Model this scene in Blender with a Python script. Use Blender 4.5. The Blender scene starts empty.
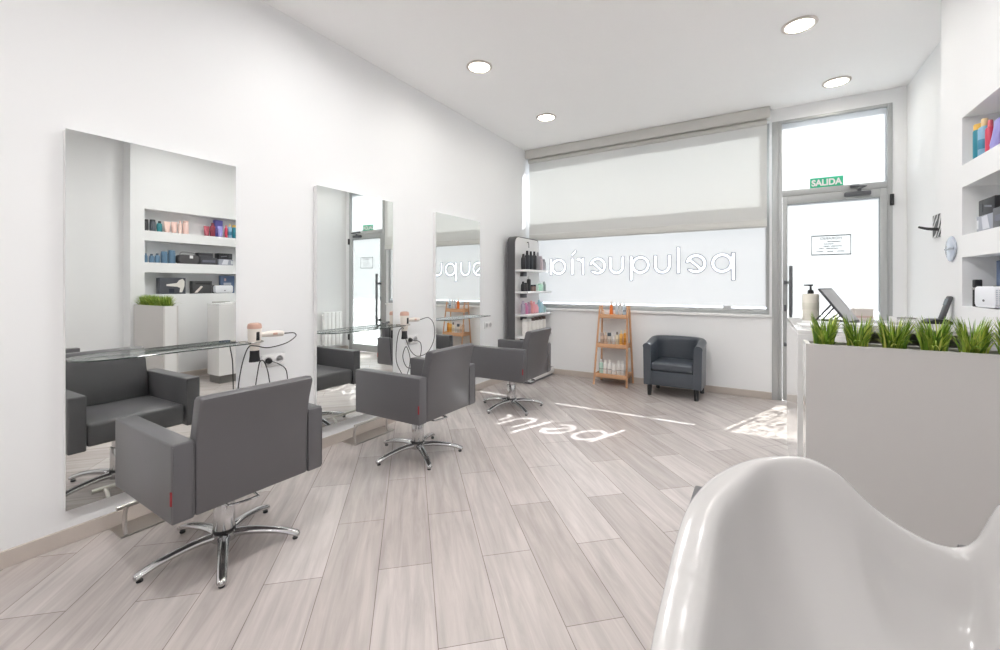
import bpy, bmesh, math, random
import numpy as np
from mathutils import Vector, Matrix
random.seed(7)
PI = math.pi
SC = bpy.context.scene
COL = SC.collection

# ------------------------------------------------------------------ colours and materials
def lin(c):
    def f(v):
        v /= 255.0
        return v / 12.92 if v <= 0.04045 else ((v + 0.055) / 1.055) ** 2.4
    return (f(c[0]), f(c[1]), f(c[2]), 1.0)

MATS = {}
def mat(name, col, rough=0.5, metal=0.0, spec=0.5, coat=0.0, bump=0.0, bscale=60.0, var=0.0, vscale=6.0, trans=0.0, emit=None, estr=0.0):
    key = (name, tuple(col), rough, metal)
    if key in MATS:
        return MATS[key]
    m = bpy.data.materials.new(name)
    m.use_nodes = True
    nt = m.node_tree
    b = nt.nodes['Principled BSDF']
    b.inputs['Base Color'].default_value = lin(col)
    b.inputs['Roughness'].default_value = rough
    b.inputs['Metallic'].default_value = metal
    b.inputs['Specular IOR Level'].default_value = spec
    b.inputs['Coat Weight'].default_value = coat
    b.inputs['Coat Roughness'].default_value = 0.05
    b.inputs['Transmission Weight'].default_value = trans
    if emit:
        b.inputs['Emission Color'].default_value = lin(emit)
        b.inputs['Emission Strength'].default_value = estr
    tc = nt.nodes.new('ShaderNodeTexCoord')
    if var > 0:
        n = nt.nodes.new('ShaderNodeTexNoise')
        n.inputs['Scale'].default_value = vscale
        n.inputs['Detail'].default_value = 3
        nt.links.new(tc.outputs['Object'], n.inputs['Vector'])
        mr = nt.nodes.new('ShaderNodeMapRange')
        mr.inputs['To Min'].default_value = 1 - var
        mr.inputs['To Max'].default_value = 1 + var
        nt.links.new(n.outputs['Fac'], mr.inputs['Value'])
        mx = nt.nodes.new('ShaderNodeVectorMath')
        mx.operation = 'SCALE'
        mx.inputs[0].default_value = lin(col)[:3]
        nt.links.new(mr.outputs['Result'], mx.inputs['Scale'])
        nt.links.new(mx.outputs['Vector'], b.inputs['Base Color'])
    if bump > 0:
        n2 = nt.nodes.new('ShaderNodeTexNoise')
        n2.inputs['Scale'].default_value = bscale
        n2.inputs['Detail'].default_value = 4
        nt.links.new(tc.outputs['Object'], n2.inputs['Vector'])
        bp = nt.nodes.new('ShaderNodeBump')
        bp.inputs['Strength'].default_value = bump
        bp.inputs['Distance'].default_value = 0.002
        nt.links.new(n2.outputs['Fac'], bp.inputs['Height'])
        nt.links.new(bp.outputs['Normal'], b.inputs['Normal'])
    MATS[key] = m
    return m

def math_node(nt, op, a, b=None, c=None):
    n = nt.nodes.new('ShaderNodeMath')
    n.operation = op
    for i, v in enumerate((a, b, c)):
        if v is None:
            continue
        if hasattr(v, 'is_output') or isinstance(v, bpy.types.NodeSocket):
            nt.links.new(v, n.inputs[i])
        else:
            n.inputs[i].default_value = v
    return n.outputs[0]

def floor_material():
    m = bpy.data.materials.new('porcelain_plank_floor')
    m.use_nodes = True
    nt = m.node_tree
    b = nt.nodes['Principled BSDF']
    tc = nt.nodes.new('ShaderNodeTexCoord')
    mp = nt.nodes.new('ShaderNodeMapping')
    mp.inputs['Rotation'].default_value = (0, 0, math.radians(PLANK_ROT))
    mp.inputs['Location'].default_value = PLANK_OFF
    nt.links.new(tc.outputs['Object'], mp.inputs['Vector'])
    br = nt.nodes.new('ShaderNodeTexBrick')
    br.offset = 0.53
    br.offset_frequency = 2
    br.squash = 1.0
    br.inputs['Color1'].default_value = lin((207, 199, 196))
    br.inputs['Color2'].default_value = lin((186, 177, 173))
    br.inputs['Mortar'].default_value = lin((132, 120, 116))
    br.inputs['Scale'].default_value = 1.0
    br.inputs['Mortar Size'].default_value = 0.0014
    br.inputs['Mortar Smooth'].default_value = 0.1
    br.inputs['Bias'].default_value = 0.0
    br.inputs['Brick Width'].default_value = 0.875
    br.inputs['Row Height'].default_value = 0.2312
    nt.links.new(mp.outputs['Vector'], br.inputs['Vector'])
    # wood grain, stretched along each plank
    mg = nt.nodes.new('ShaderNodeMapping')
    mg.inputs['Scale'].default_value = (1.3, 15.0, 1.0)
    nt.links.new(mp.outputs['Vector'], mg.inputs['Vector'])
    n1 = nt.nodes.new('ShaderNodeTexNoise')
    n1.inputs['Scale'].default_value = 1.6
    n1.inputs['Detail'].default_value = 6
    n1.inputs['Roughness'].default_value = 0.62
    n1.inputs['Distortion'].default_value = 0.6
    nt.links.new(mg.outputs['Vector'], n1.inputs['Vector'])
    mr = nt.nodes.new('ShaderNodeMapRange')
    mr.inputs['From Min'].default_value = 0.3
    mr.inputs['From Max'].default_value = 0.72
    mr.inputs['To Min'].default_value = 0.78
    mr.inputs['To Max'].default_value = 1.09
    nt.links.new(n1.outputs['Fac'], mr.inputs['Value'])
    sc = nt.nodes.new('ShaderNodeVectorMath')
    sc.operation = 'SCALE'
    nt.links.new(br.outputs['Color'], sc.inputs[0])
    nt.links.new(mr.outputs['Result'], sc.inputs['Scale'])
    nt.links.new(sc.outputs['Vector'], b.inputs['Base Color'])
    b.inputs['Roughness'].default_value = 0.27
    b.inputs['Specular IOR Level'].default_value = 0.5
    bp = nt.nodes.new('ShaderNodeBump')
    bp.inputs['Strength'].default_value = 0.25
    bp.inputs['Distance'].default_value = 0.002
    inv = math_node(nt, 'SUBTRACT', 1.0, br.outputs['Fac'])
    nt.links.new(inv, bp.inputs['Height'])
    nt.links.new(bp.outputs['Normal'], b.inputs['Normal'])
    return m

def sheet_material(name, col, t_frac, rough_diff=1.0, open_pattern=None):
    """A thin sheet (frosted film, blind fabric) that scatters light to both sides."""
    m = bpy.data.materials.new(name)
    m.use_nodes = True
    nt = m.node_tree
    nt.nodes.remove(nt.nodes['Principled BSDF'])
    out = nt.nodes['Material Output']
    d = nt.nodes.new('ShaderNodeBsdfDiffuse')
    t = nt.nodes.new('ShaderNodeBsdfTranslucent')
    d.inputs['Color'].default_value = lin(col)
    t.inputs['Color'].default_value = lin(col)
    mx = nt.nodes.new('ShaderNodeMixShader')
    mx.inputs[0].default_value = t_frac
    nt.links.new(d.outputs[0], mx.inputs[1])
    nt.links.new(t.outputs[0], mx.inputs[2])
    last = mx.outputs[0]
    if open_pattern:
        tc = nt.nodes.new('ShaderNodeTexCoord')
        sx = nt.nodes.new('ShaderNodeSeparateXYZ')
        nt.links.new(tc.outputs['Object'], sx.inputs[0])
        n = nt.nodes.new('ShaderNodeTexNoise')
        n.inputs['Scale'].default_value = 20
        n.inputs['Detail'].default_value = 5
        n.inputs['Roughness'].default_value = 0.7
        n.inputs['Distortion'].default_value = 1.5
        nt.links.new(tc.outputs['Object'], n.inputs['Vector'])
        a = math_node(nt, 'GREATER_THAN', n.outputs['Fac'], 0.49)
        z = math_node(nt, 'LESS_THAN', sx.outputs['Z'], open_pattern)
        f = math_node(nt, 'MULTIPLY', a, z)
        f = math_node(nt, 'MULTIPLY', f, 0.22)
        tr = nt.nodes.new('ShaderNodeBsdfTransparent')
        m2 = nt.nodes.new('ShaderNodeMixShader')
        nt.links.new(f, m2.inputs[0])
        nt.links.new(last, m2.inputs[1])
        nt.links.new(tr.outputs[0], m2.inputs[2])
        last = m2.outputs[0]
    nt.links.new(last, out.inputs['Surface'])
    return m

def thin_glass(name, tint, refl=0.08):
    m = bpy.data.materials.new(name)
    m.use_nodes = True
    nt = m.node_tree
    nt.nodes.remove(nt.nodes['Principled BSDF'])
    out = nt.nodes['Material Output']
    tr = nt.nodes.new('ShaderNodeBsdfTransparent')
    tr.inputs['Color'].default_value = lin(tint)
    gl = nt.nodes.new('ShaderNodeBsdfGlossy')
    gl.inputs['Roughness'].default_value = 0.02
    fr = nt.nodes.new('ShaderNodeFresnel')
    ge = nt.nodes.new('ShaderNodeNewGeometry')
    ior = math_node(nt, 'MULTIPLY_ADD', ge.outputs['Backfacing'], 1 / 1.5 - 1.5, 1.5)
    nt.links.new(ior, fr.inputs['IOR'])
    mx = nt.nodes.new('ShaderNodeMixShader')
    nt.links.new(fr.outputs[0], mx.inputs[0])
    nt.links.new(tr.outputs[0], mx.inputs[1])
    nt.links.new(gl.outputs[0], mx.inputs[2])
    nt.links.new(mx.outputs[0], out.inputs['Surface'])
    return m

def grass_material():
    m = bpy.data.materials.new('green_grass_blades')
    m.use_nodes = True
    nt = m.node_tree
    b = nt.nodes['Principled BSDF']
    g = nt.nodes.new('ShaderNodeNewGeometry')
    r = nt.nodes.new('ShaderNodeValToRGB')
    e = r.color_ramp.elements
    e[0].position = 0.0; e[0].color = lin((74, 112, 34))
    e[1].position = 1.0; e[1].color = lin((214, 216, 116))
    x = r.color_ramp.elements.new(0.45); x.color = lin((126, 162, 54))
    x = r.color_ramp.elements.new(0.75); x.color = lin((170, 190, 78))
    nt.links.new(g.outputs['Random Per Island'], r.inputs[0])
    nt.links.new(r.outputs[0], b.inputs['Base Color'])
    b.inputs['Roughness'].default_value = 0.45
    return m

def zebra_material():
    m = bpy.data.materials.new('zebra_stripes')
    m.use_nodes = True
    nt = m.node_tree
    b = nt.nodes['Principled BSDF']
    tc = nt.nodes.new('ShaderNodeTexCoord')
    w = nt.nodes.new('ShaderNodeTexWave')
    w.inputs['Scale'].default_value = 8
    w.inputs['Distortion'].default_value = 6
    w.inputs['Detail'].default_value = 1.5
    w.bands_direction = 'DIAGONAL'
    nt.links.new(tc.outputs['Object'], w.inputs['Vector'])
    r = nt.nodes.new('ShaderNodeValToRGB')
    r.color_ramp.interpolation = 'CONSTANT'
    r.color_ramp.elements[0].color = lin((22, 22, 24))
    r.color_ramp.elements[1].position = 0.62
    r.color_ramp.elements[1].color = lin((206, 206, 206))
    nt.links.new(w.outputs['Fac'], r.inputs[0])
    nt.links.new(r.outputs[0], b.inputs['Base Color'])
    b.inputs['Roughness'].default_value = 0.4
    return m

def screen_towel_material():
    m = bpy.data.materials.new('white_perforated_front')
    m.use_nodes = True
    nt = m.node_tree
    b = nt.nodes['Principled BSDF']
    tc = nt.nodes.new('ShaderNodeTexCoord')
    v = nt.nodes.new('ShaderNodeTexVoronoi')
    v.inputs['Scale'].default_value = 95
    v.inputs['Randomness'].default_value = 0.0
    nt.links.new(tc.outputs['Object'], v.inputs['Vector'])
    r = nt.nodes.new('ShaderNodeValToRGB')
    r.color_ramp.elements[0].position = 0.28
    r.color_ramp.elements[0].color = lin((188, 194, 208))
    r.color_ramp.elements[1].position = 0.36
    r.color_ramp.elements[1].color = lin((236, 238, 244))
    nt.links.new(v.outputs['Distance'], r.inputs[0])
    nt.links.new(r.outputs[0], b.inputs['Base Color'])
    return m

PLANK_ROT = 0.0
PLANK_OFF = (0, 0, 0)
# planks run along direction (-sin43, cos43): rotate so that plank length lies on texture x
PLANK_ROT = -(90 + 43.0)
PLANK_OFF = (0.005, 0.0992, 0)

WHITE_WALL = mat('white_wall_paint', (239, 240, 241), rough=0.85, spec=0.2, bump=0.03, bscale=120, var=0.008, vscale=2)
CEIL = mat('white_ceiling_paint', (252, 252, 252), rough=0.9, spec=0.2, var=0.008, vscale=1.5)
SKIRT = mat('beige_porcelain_skirting', (196, 186, 178), rough=0.4, var=0.07, vscale=9)
ALU = mat('satin_aluminium_frame', (180, 182, 182), rough=0.4, metal=0.25, var=0.01)
LEATHER = mat('charcoal_leatherette', (93, 92, 95), rough=0.36, spec=0.7, bump=0.05, bscale=260, var=0.03, vscale=5)
LEATHER2 = mat('blue_grey_leatherette', (72, 78, 86), rough=0.30, spec=0.6, bump=0.05, bscale=220, var=0.04, vscale=7)
CHROME = mat('polished_chrome', (205, 205, 206), rough=0.14, metal=1.0, var=0.02)
STEEL = mat('brushed_steel', (198, 194, 190), rough=0.28, metal=1.0, var=0.03, vscale=30)
BLACKP = mat('black_plastic', (34, 34, 37), rough=0.45, var=0.05)
DARKM = mat('dark_grey_metal', (100, 102, 106), rough=0.4, metal=0.3, var=0.03)
WHITEP = mat('white_plastic', (238, 238, 238), rough=0.35, var=0.01)
LACQ = mat('white_gloss_lacquer', (234, 234, 234), rough=0.12, coat=0.3, var=0.008, vscale=3)
MATTEWH = mat('white_matt_board', (206, 203, 201), rough=0.6, var=0.01, vscale=3)
CERAMIC = mat('glazed_white_ceramic', (190, 188, 187), rough=0.2, coat=0.0, var=0.006, vscale=5)
BAMBOO = mat('bamboo_wood', (212, 166, 128), rough=0.5, var=0.10, vscale=14)
GREYTOP = mat('grey_laminate_top', (176, 174, 172), rough=0.4, var=0.03)
PLINTHM = mat('grey_plinth_metal', (128, 126, 124), rough=0.35, metal=0.4, var=0.05)
MIRROR = mat('mirror_silvering', (238, 240, 238), rough=0.0, metal=1.0)
GLASSE = thin_glass('clear_pane_glass', (250, 252, 251))
DIMMING_G = thin_glass('grey_light_dimming_glass', (180, 183, 186))  # grey tint added to dim the daylight coming through the window pane
SHELFG = thin_glass('greenish_shelf_glass', (244, 248, 246))
EDGEG = mat('dark_glass_edge', (48, 62, 58), rough=0.1, spec=0.6)
FILM = sheet_material('frosted_window_film', (200, 200, 200), 0.22)
FILM3 = sheet_material('frosted_transom_film', (186, 188, 191), 0.50)
FILM2 = sheet_material('frosted_door_film', (106, 108, 111), 0.40, open_pattern=0.985)
FABRIC = sheet_material('white_roller_blind_fabric', (230, 230, 228), 0.34)
GRASS = grass_material()
CORDM = mat('black_rubber_cord', (40, 40, 42), rough=0.5, var=0.05)
LENS = mat('warm_lamp_lens', (255, 250, 238), rough=0.4, emit=(255, 246, 226), estr=5.0)
OUTL = mat('grey_letter_outline', (128, 130, 140), rough=0.6)
FLOORM = floor_material()

# ------------------------------------------------------------------ geometry helper
class MB:
    def __init__(self):
        self.bm = bmesh.new()

    def _hull(self, pts, faces):
        vs = [self.bm.verts.new(p) for p in pts]
        return vs, [self.bm.faces.new([vs[i] for i in f]) for f in faces]

    def box(self, x0, x1, y0, y1, z0, z1, bev=0.0, seg=2, rot=None, piv=None):
        pts = [Vector((x, y, z)) for z in (z0, z1) for y in (y0, y1) for x in (x0, x1)]
        if rot is not None:
            pv = Vector(piv if piv is not None else ((x0 + x1) / 2, (y0 + y1) / 2, (z0 + z1) / 2))
            pts = [pv + rot @ (p - pv) for p in pts]
        vs, fs = self._hull(pts, [(0, 2, 3, 1), (4, 5, 7, 6), (0, 1, 5, 4), (2, 6, 7, 3), (0, 4, 6, 2), (1, 3, 7, 5)])
        if bev > 0:
            es = list({e for f in fs for e in f.edges})
            bmesh.ops.bevel(self.bm, geom=es, offset=bev, segments=seg, profile=0.5, affect='EDGES', clamp_overlap=True)
        return self

    def prism(self, poly, fn, a, b, bev=0.0, seg=2):
        """poly: 2D outline, fn(u, v, w) -> 3D, extruded w from a to b."""
        n = len(poly)
        A = [self.bm.verts.new(fn(u, v, a)) for u, v in poly]
        B = [self.bm.verts.new(fn(u, v, b)) for u, v in poly]
        fs = [self.bm.faces.new(A[::-1]), self.bm.faces.new(B)]
        for i in range(n):
            fs.append(self.bm.faces.new([A[i], A[(i + 1) % n], B[(i + 1) % n], B[i]]))
        bmesh.ops.recalc_face_normals(self.bm, faces=fs)
        if bev > 0:
            es = list(fs[0].edges) + list(fs[1].edges)
            bmesh.ops.bevel(self.bm, geom=es, offset=bev, segments=seg, profile=0.5, affect='EDGES', clamp_overlap=True)
        return self

    def lathe(self, prof, c=(0, 0, 0), n=24, sx=1.0, sy=1.0, axis=None):
        """prof: (r, z) pairs bottom to top; r=0 ends close to a point."""
        c = Vector(c)
        q = Vector((0, 0, 1)).rotation_difference(Vector(axis)).to_matrix() if axis is not None else Matrix.Identity(3)
        rings = []
        for r, z in prof:
            if r < 1e-6:
                rings.append([self.bm.verts.new(c + q @ Vector((0, 0, z)))])
            else:
                rings.append([self.bm.verts.new(c + q @ Vector((r * sx * math.cos(2 * PI * i / n), r * sy * math.sin(2 * PI * i / n), z))) for i in range(n)])
        fs = []
        for A, B in zip(rings, rings[1:]):
            for i in range(n):
                j = (i + 1) % n
                if len(A) == 1 and len(B) == 1:
                    continue
                if len(A) == 1:
                    fs.append(self.bm.faces.new([A[0], B[j], B[i]]))
                elif len(B) == 1:
                    fs.append(self.bm.faces.new([A[i], A[j], B[0]]))
                else:
                    fs.append(self.bm.faces.new([A[i], A[j], B[j], B[i]]))
        if len(rings[0]) > 1:
            fs.append(self.bm.faces.new(rings[0][::-1]))
        if len(rings[-1]) > 1:
            fs.append(self.bm.faces.new(rings[-1]))
        return self

    def cyl(self, p0, p1, r0, r1=None, n=20):
        p0, p1 = Vector(p0), Vector(p1)
        d = p1 - p0
        return self.lathe([(r0, 0), (r1 if r1 is not None else r0, d.length)], p0, n, axis=d.normalized())

    def tube(self, pts, r, n=8, smooth=6, closed=False, flat=None):
        P = [Vector(p) for p in pts]
        R = list(r) if isinstance(r, (list, tuple)) else [r] * len(P)
        if smooth > 1:
            Q, RR = [], []
            m = len(P)
            for i in range(m if closed else m - 1):
                g = lambda k: P[k % m] if closed else P[min(max(k, 0), m - 1)]
                p0, p1, p2, p3 = g(i - 1), g(i), g(i + 1), g(i + 2)
                for s in range(smooth):
                    t = s / smooth
                    Q.append(0.5 * ((2 * p1) + (p2 - p0) * t + (2 * p0 - 5 * p1 + 4 * p2 - p3) * t * t + (3 * p1 - p0 - 3 * p2 + p3) * t ** 3))
                    RR.append(R[i] * (1 - t) + R[(i + 1) % m] * t)
            if not closed:
                Q.append(P[-1]); RR.append(R[-1])
            P, R = Q, RR
        m = len(P)
        up = None
        rings = []
        for i in range(m):
            a = P[(i - 1) % m] if (closed or i > 0) else P[i]
            b = P[(i + 1) % m] if (closed or i < m - 1) else P[i]
            t = (b - a).normalized()
            if up is None:
                up = Vector((0, 0, 1)) if abs(t.z) < 0.9 else Vector((1, 0, 0))
            u = (up - t * up.dot(t)).normalized()
            up = u
            w = t.cross(u)
            fu, fw_ = flat if flat else (1, 1)
            rings.append([self.bm.verts.new(P[i] + R[i] * (fu * math.cos(2 * PI * k / n) * u + fw_ * math.sin(2 * PI * k / n) * w)) for k in range(n)])
        for i in range(m if closed else m - 1):
            A, B = rings[i], rings[(i + 1) % m]
            for k in range(n):
                j = (k + 1) % n
                self.bm.faces.new([A[k], A[j], B[j], B[k]])
        if not closed:
            self.bm.faces.new(rings[0][::-1])
            self.bm.faces.new(rings[-1])
        return self

    def grid(self, rows, closeu=False, closev=False):
        V = [[self.bm.verts.new(p) for p in r] for r in rows]
        nr, nc = len(V), len(V[0])
        for i in range(nr if closev else nr - 1):
            for j in range(nc if closeu else nc - 1):
                self.bm.faces.new([V[i][j], V[i][(j + 1) % nc], V[(i + 1) % nr][(j + 1) % nc], V[(i + 1) % nr][j]])
        return V

    def build(self, name, m, parent=None, angle=35, fix=True):
        if fix:
            bmesh.ops.recalc_face_normals(self.bm, faces=self.bm.faces[:])
        me = bpy.data.meshes.new(name)
        self.bm.to_mesh(me)
        self.bm.free()
        for p in me.polygons:
            p.use_smooth = True
        me.set_sharp_from_angle(angle=math.radians(angle))
        me.materials.append(m)
        o = bpy.data.objects.new(name, me)
        COL.objects.link(o)
        if parent is not None:
            o.parent = parent
        return o

def tag(o, label, cat, group=None, kind=None):
    o['label'] = label
    o['category'] = cat
    if group:
        o['group'] = group
    if kind:
        o['kind'] = kind
    return o

def thing(name, label, cat, loc=(0, 0, 0), rz=0.0, group=None):
    o = bpy.data.objects.new(name, None)
    o.empty_display_size = 0.1
    COL.objects.link(o)
    o.location = loc
    o.rotation_euler = (0, 0, rz)
    return tag(o, label, cat, group)

def struct(o):
    o['kind'] = 'structure'
    return o

def children(o):
    return list(o.children)

def copy_tree(o, parent=None):
    c = o.copy()
    COL.objects.link(c)
    c.parent = parent
    for ch in children(o):
        copy_tree(ch, c)
    return c

def rrect(w0, w1, h0, h1, r, n=6, corners=(1, 1, 1, 1)):
    """rounded rectangle outline, corners: bl, br, tr, tl"""
    pts = []
    for (cx, cy, a0, on) in ((w0 + r, h0 + r, PI, corners[0]), (w1 - r, h0 + r, 1.5 * PI, corners[1]), (w1 - r, h1 - r, 0, corners[2]), (w0 + r, h1 - r, 0.5 * PI, corners[3])):
        if on:
            for i in range(n + 1):
                a = a0 + 0.5 * PI * i / n
                pts.append((cx + r * math.cos(a), cy + r * math.sin(a)))
        else:
            a = a0 + 0.25 * PI
            pts.append((cx + r * math.copysign(1, math.cos(a)), cy + r * math.copysign(1, math.sin(a))))
    return pts

# ------------------------------------------------------------------ the room
XR, YB, ZC = 4.07, 5.525, 3.16        # right wall, window wall, ceiling
Y0 = -3.6                              # the salon goes on behind the camera
YP, YE, XN = 2.14, 3.83, 3.86           # boxed-out niche wall: start, end, front plane

struct(MB().box(-0.15, 5.2, Y0, YB + 0.16, -0.1, 0).build('floor', FLOORM))
struct(MB().box(-0.15, 5.2, Y0, YB + 0.16, ZC, ZC + 0.1).build('ceiling', CEIL))
struct(MB().box(-0.15, 0, Y0, YB + 0.16, 0, ZC).build('wall_left', WHITE_WALL))

# window wall: parapet, lintel, pier between window and door, strip right of the door
WX0, WX1, WZ0, WZ1 = 0.03, 2.955, 0.92, 3.03
DX0, DX1, DZ1 = 3.035, 3.965, 3.02
w = MB()
w.box(0.0, WX1, YB, YB + 0.15, 0, WZ0)
w.box(0.0, WX1, YB, YB + 0.15, WZ1, ZC)
w.box(0.0, WX0, YB, YB + 0.15, WZ0, WZ1)
w.box(WX1, DX0, YB, YB + 0.15, 0, ZC)
w.box(DX0, DX1, YB, YB + 0.15, DZ1, ZC)
w.box(DX1, 4.4, YB, YB + 0.15, 0, ZC)
struct(w.build('wall_back', WHITE_WALL))

# right wall with three niches
NY0, NY1 = 2.285, 3.495
NZ = [(1.127, 1.408), (1.535, 1.812), (1.939, 2.214)]
ND = 0.19
struct(MB().box(XR, XR + 0.25, Y0, YB, 0, ZC).build('wall_right', WHITE_WALL))
w = MB()
w.box(XN, XR - 0.0005, YP, NY0, 0, ZC)
w.box(XN, XR - 0.0005, NY1, YE, 0, ZC)
zz = [0] + [z for p in NZ for z in p] + [ZC]
for i in range(0, len(zz), 2):
    w.box(XN, XN + ND, NY0, NY1, zz[i], zz[i + 1])
w.box(XN + ND, XR - 0.0005, NY0, NY1, 0, ZC)
struct(w.build('wall_right_niches', WHITE_WALL))
struct(MB().box(0, XR, Y0 - 0.15, Y0, 0, ZC).build('wall_rear', mat('bounce_cutting_grey', (160, 157, 155), rough=0.85, spec=0.2, var=0.01)))  # unseen wall; its grey is invented to cut light bounced forward

# baseboards
def baseboard(name, a, b, t=(0, 0)):
    x0, x1 = sorted((a[0], b[0])); y0, y1 = sorted((a[1], b[1]))
    return struct(MB().box(x0, x1, y0, y1, 0.0, 0.076, bev=0.002, seg=1).build(name, SKIRT))
baseboard('baseboard_left', (0, Y0), (0.014, YB))
baseboard('baseboard_back', (0.014, YB - 0.014), (WX1 + 0.02, YB))
baseboard('baseboard_back_corner', (DX1 + 0.03, YB - 0.014), (XR, YB))
baseboard('baseboard_right', (XR - 0.014, YE + 0.014), (XR, YB - 0.014))
baseboard('baseboard_right_niches', (XN - 0.014, YP), (XN, YE + 0.014))
baseboard('baseboard_right_rear', (XR - 0.014, Y0), (XR, YP))
# window sill ledge
struct(MB().box(0.0, WX1 + 0.02, YB - 0.03, YB + 0.04, 0.893, 0.922, bev=0.003).build('trim_1', WHITEP))

# ------------------------------------------------------------------ lettering of the window film (outline traced from shapes)
def sdf_union(*a):
    r = a[0]
    for b in a[1:]:
        r = np.minimum(r, b)
    return r

def letters_field(X, Z):
    ST = 0.040
    RO = 0.116
    zc = 1.503
    ring = lambda cx, cz=zc, R=RO - ST / 2: np.abs(np.hypot(X - cx, Z - cz) - R) - ST / 2
    def bar(x, z0, z1):
        return np.maximum(np.abs(X - x) - ST / 2, np.abs(Z - (z0 + z1) / 2) - (z1 - z0) / 2)
    def seg(ax, az, bx, bz, wd=ST):
        px, pz = X - ax, Z - az
        dx, dz = bx - ax, bz - az
        h = np.clip((px * dx + pz * dz) / (dx * dx + dz * dz), 0, 1)
        return np.hypot(px - dx * h, pz - dz * h) - wd / 2
    ztop, zbot = zc + RO, zc - RO
    def p_(cx):      # bowl centre, stem at larger x (as seen from inside)
        return sdf_union(ring(cx), bar(cx + 0.115, zbot - 0.085, ztop))
    def q_(cx):
        return sdf_union(ring(cx), bar(cx - 0.115, zbot - 0.085, ztop))
    def e_(cx):
        r = ring(cx)
        # opening below the slanting bar on the smaller-x side
        gap = np.maximum(np.maximum(X - cx + 0.02, Z - (zc + 0.012)), (zc - 0.062) - Z)
        r = np.maximum(r, -gap)
        return sdf_union(r, np.maximum(seg(cx - 0.075, zc + 0.055, cx + 0.055, zc - 0.065, 0.034), np.hypot(X - cx, Z - zc) - RO + 0.01))
    def u_(cx):
        hw = 0.082
        zc2 = zbot + hw + ST / 2
        arc = np.maximum(np.abs(np.hypot(X - cx, Z - zc2) - hw) - ST / 2, Z - zc2)
        return sdf_union(arc, bar(cx - hw, zc2 - 0.002, ztop), bar(cx + hw, zc2 - 0.002, ztop))
    def l_(cx):
        return bar(cx, zbot, ztop + 0.09)
    def r_(cx):
        hw = 0.075
        arc = np.maximum(np.maximum(np.abs(np.hypot(X - (cx - hw), Z - (ztop - hw - ST / 2)) - hw) - ST / 2, (ztop - hw - ST / 2) - Z), (cx - hw - 0.015) - X)
        return sdf_union(bar(cx, zbot, ztop), arc)
    def i_(cx):
        return sdf_union(bar(cx, zbot, ztop), seg(cx - 0.004, ztop + 0.045, cx + 0.045, ztop + 0.095, 0.03))
    def a_(cx):
        return sdf_union(ring(cx), bar(cx - 0.115, zbot, ztop))
    return sdf_union(p_(2.490), e_(2.212), l_(2.015), u_(1.830), q_(1.566), u_(1.260), e_(1.006), r_(0.803), i_(0.648), a_(0.442))

def contours():
    st = 0.004
    xs = np.arange(0.27, 2.68, st)
    zs = np.arange(1.27, 1.76, st)
    X, Z = np.meshgrid(xs, zs, indexing='ij')
    F = letters_field(X, Z) + 1e-7
    S = F < 0
    segs = {}
    def inter(i0, j0, i1, j1):
        a, b = F[i0, j0], F[i1, j1]
        t = a / (a - b)
        return (xs[i0] + (xs[i1] - xs[i0]) * t, zs[j0] + (zs[j1] - zs[j0]) * t)
    links = {}
    pos = {}
    ci, cj = np.nonzero((S[:-1, :-1].astype(int) + S[1:, :-1] + S[:-1, 1:] + S[1:, 1:]) % 4)
    for i, j in zip(ci.tolist(), cj.tolist()):
        c = [(i, j), (i + 1, j), (i + 1, j + 1), (i, j + 1)]
        cut = []
        for k in range(4):
            a, b = c[k], c[(k + 1) % 4]
            if S[a] != S[b]:
                key = tuple(sorted((a, b)))
                pos[key] = inter(*a, *b)
                cut.append(key)
        for k in range(0, len(cut) - 1, 2):
            links.setdefault(cut[k], []).append(cut[k + 1])
            links.setdefault(cut[k + 1], []).append(cut[k])
    loops = []
    seen = set()
    for s in links:
        if s in seen:
            continue
        loop = [s]; seen.add(s)
        cur = s
        while True:
            nx = [q for q in links[cur] if q not in seen]
            if not nx:
                break
            cur = nx[0]
            seen.add(cur); loop.append(cur)
        pts = [pos[q] for q in loop]
        # drop nearly collinear points
        out = []
        for k in range(len(pts)):
            a, b, c2 = pts[k - 1], pts[k], pts[(k + 1) % len(pts)]
            if out:
                a = out[-1]
            cr = abs((b[0] - a[0]) * (c2[1] - a[1]) - (b[1] - a[1]) * (c2[0] - a[0]))
            if cr > 2e-8 or math.dist(a, b) > 0.05:
                out.append(b)
        if len(out) > 5:
            loops.append(out)
    return loops

LOOPS = contours()

def film_mesh(name, rect, loops, y, m):
    cu = bpy.data.curves.new(name, 'CURVE')
    cu.dimensions = '2D'
    cu.fill_mode = 'BOTH'
    for pts in [[(rect[0], rect[2]), (rect[1], rect[2]), (rect[1], rect[3]), (rect[0], rect[3])]] + loops:
        s = cu.splines.new('POLY')
        s.points.add(len(pts) - 1)
        for p, (a, b) in zip(s.points, pts):
            p.co = (a, b, 0, 1)
        s.use_cyclic_u = True
    tmp = bpy.data.objects.new('tmp', cu)
    COL.objects.link(tmp)
    bpy.context.view_layer.update()
    me = bpy.data.meshes.new_from_object(tmp.evaluated_get(bpy.context.evaluated_depsgraph_get()))
    bpy.data.objects.remove(tmp)
    bpy.data.curves.remove(cu)
    me.transform(Matrix.Translation((0, y, 0)) @ Matrix.Rotation(PI / 2, 4, 'X'))
    me.name = name
    me.materials.clear()
    me.materials.append(m)
    o = bpy.data.objects.new(name, me)
    COL.objects.link(o)
    return o

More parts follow.
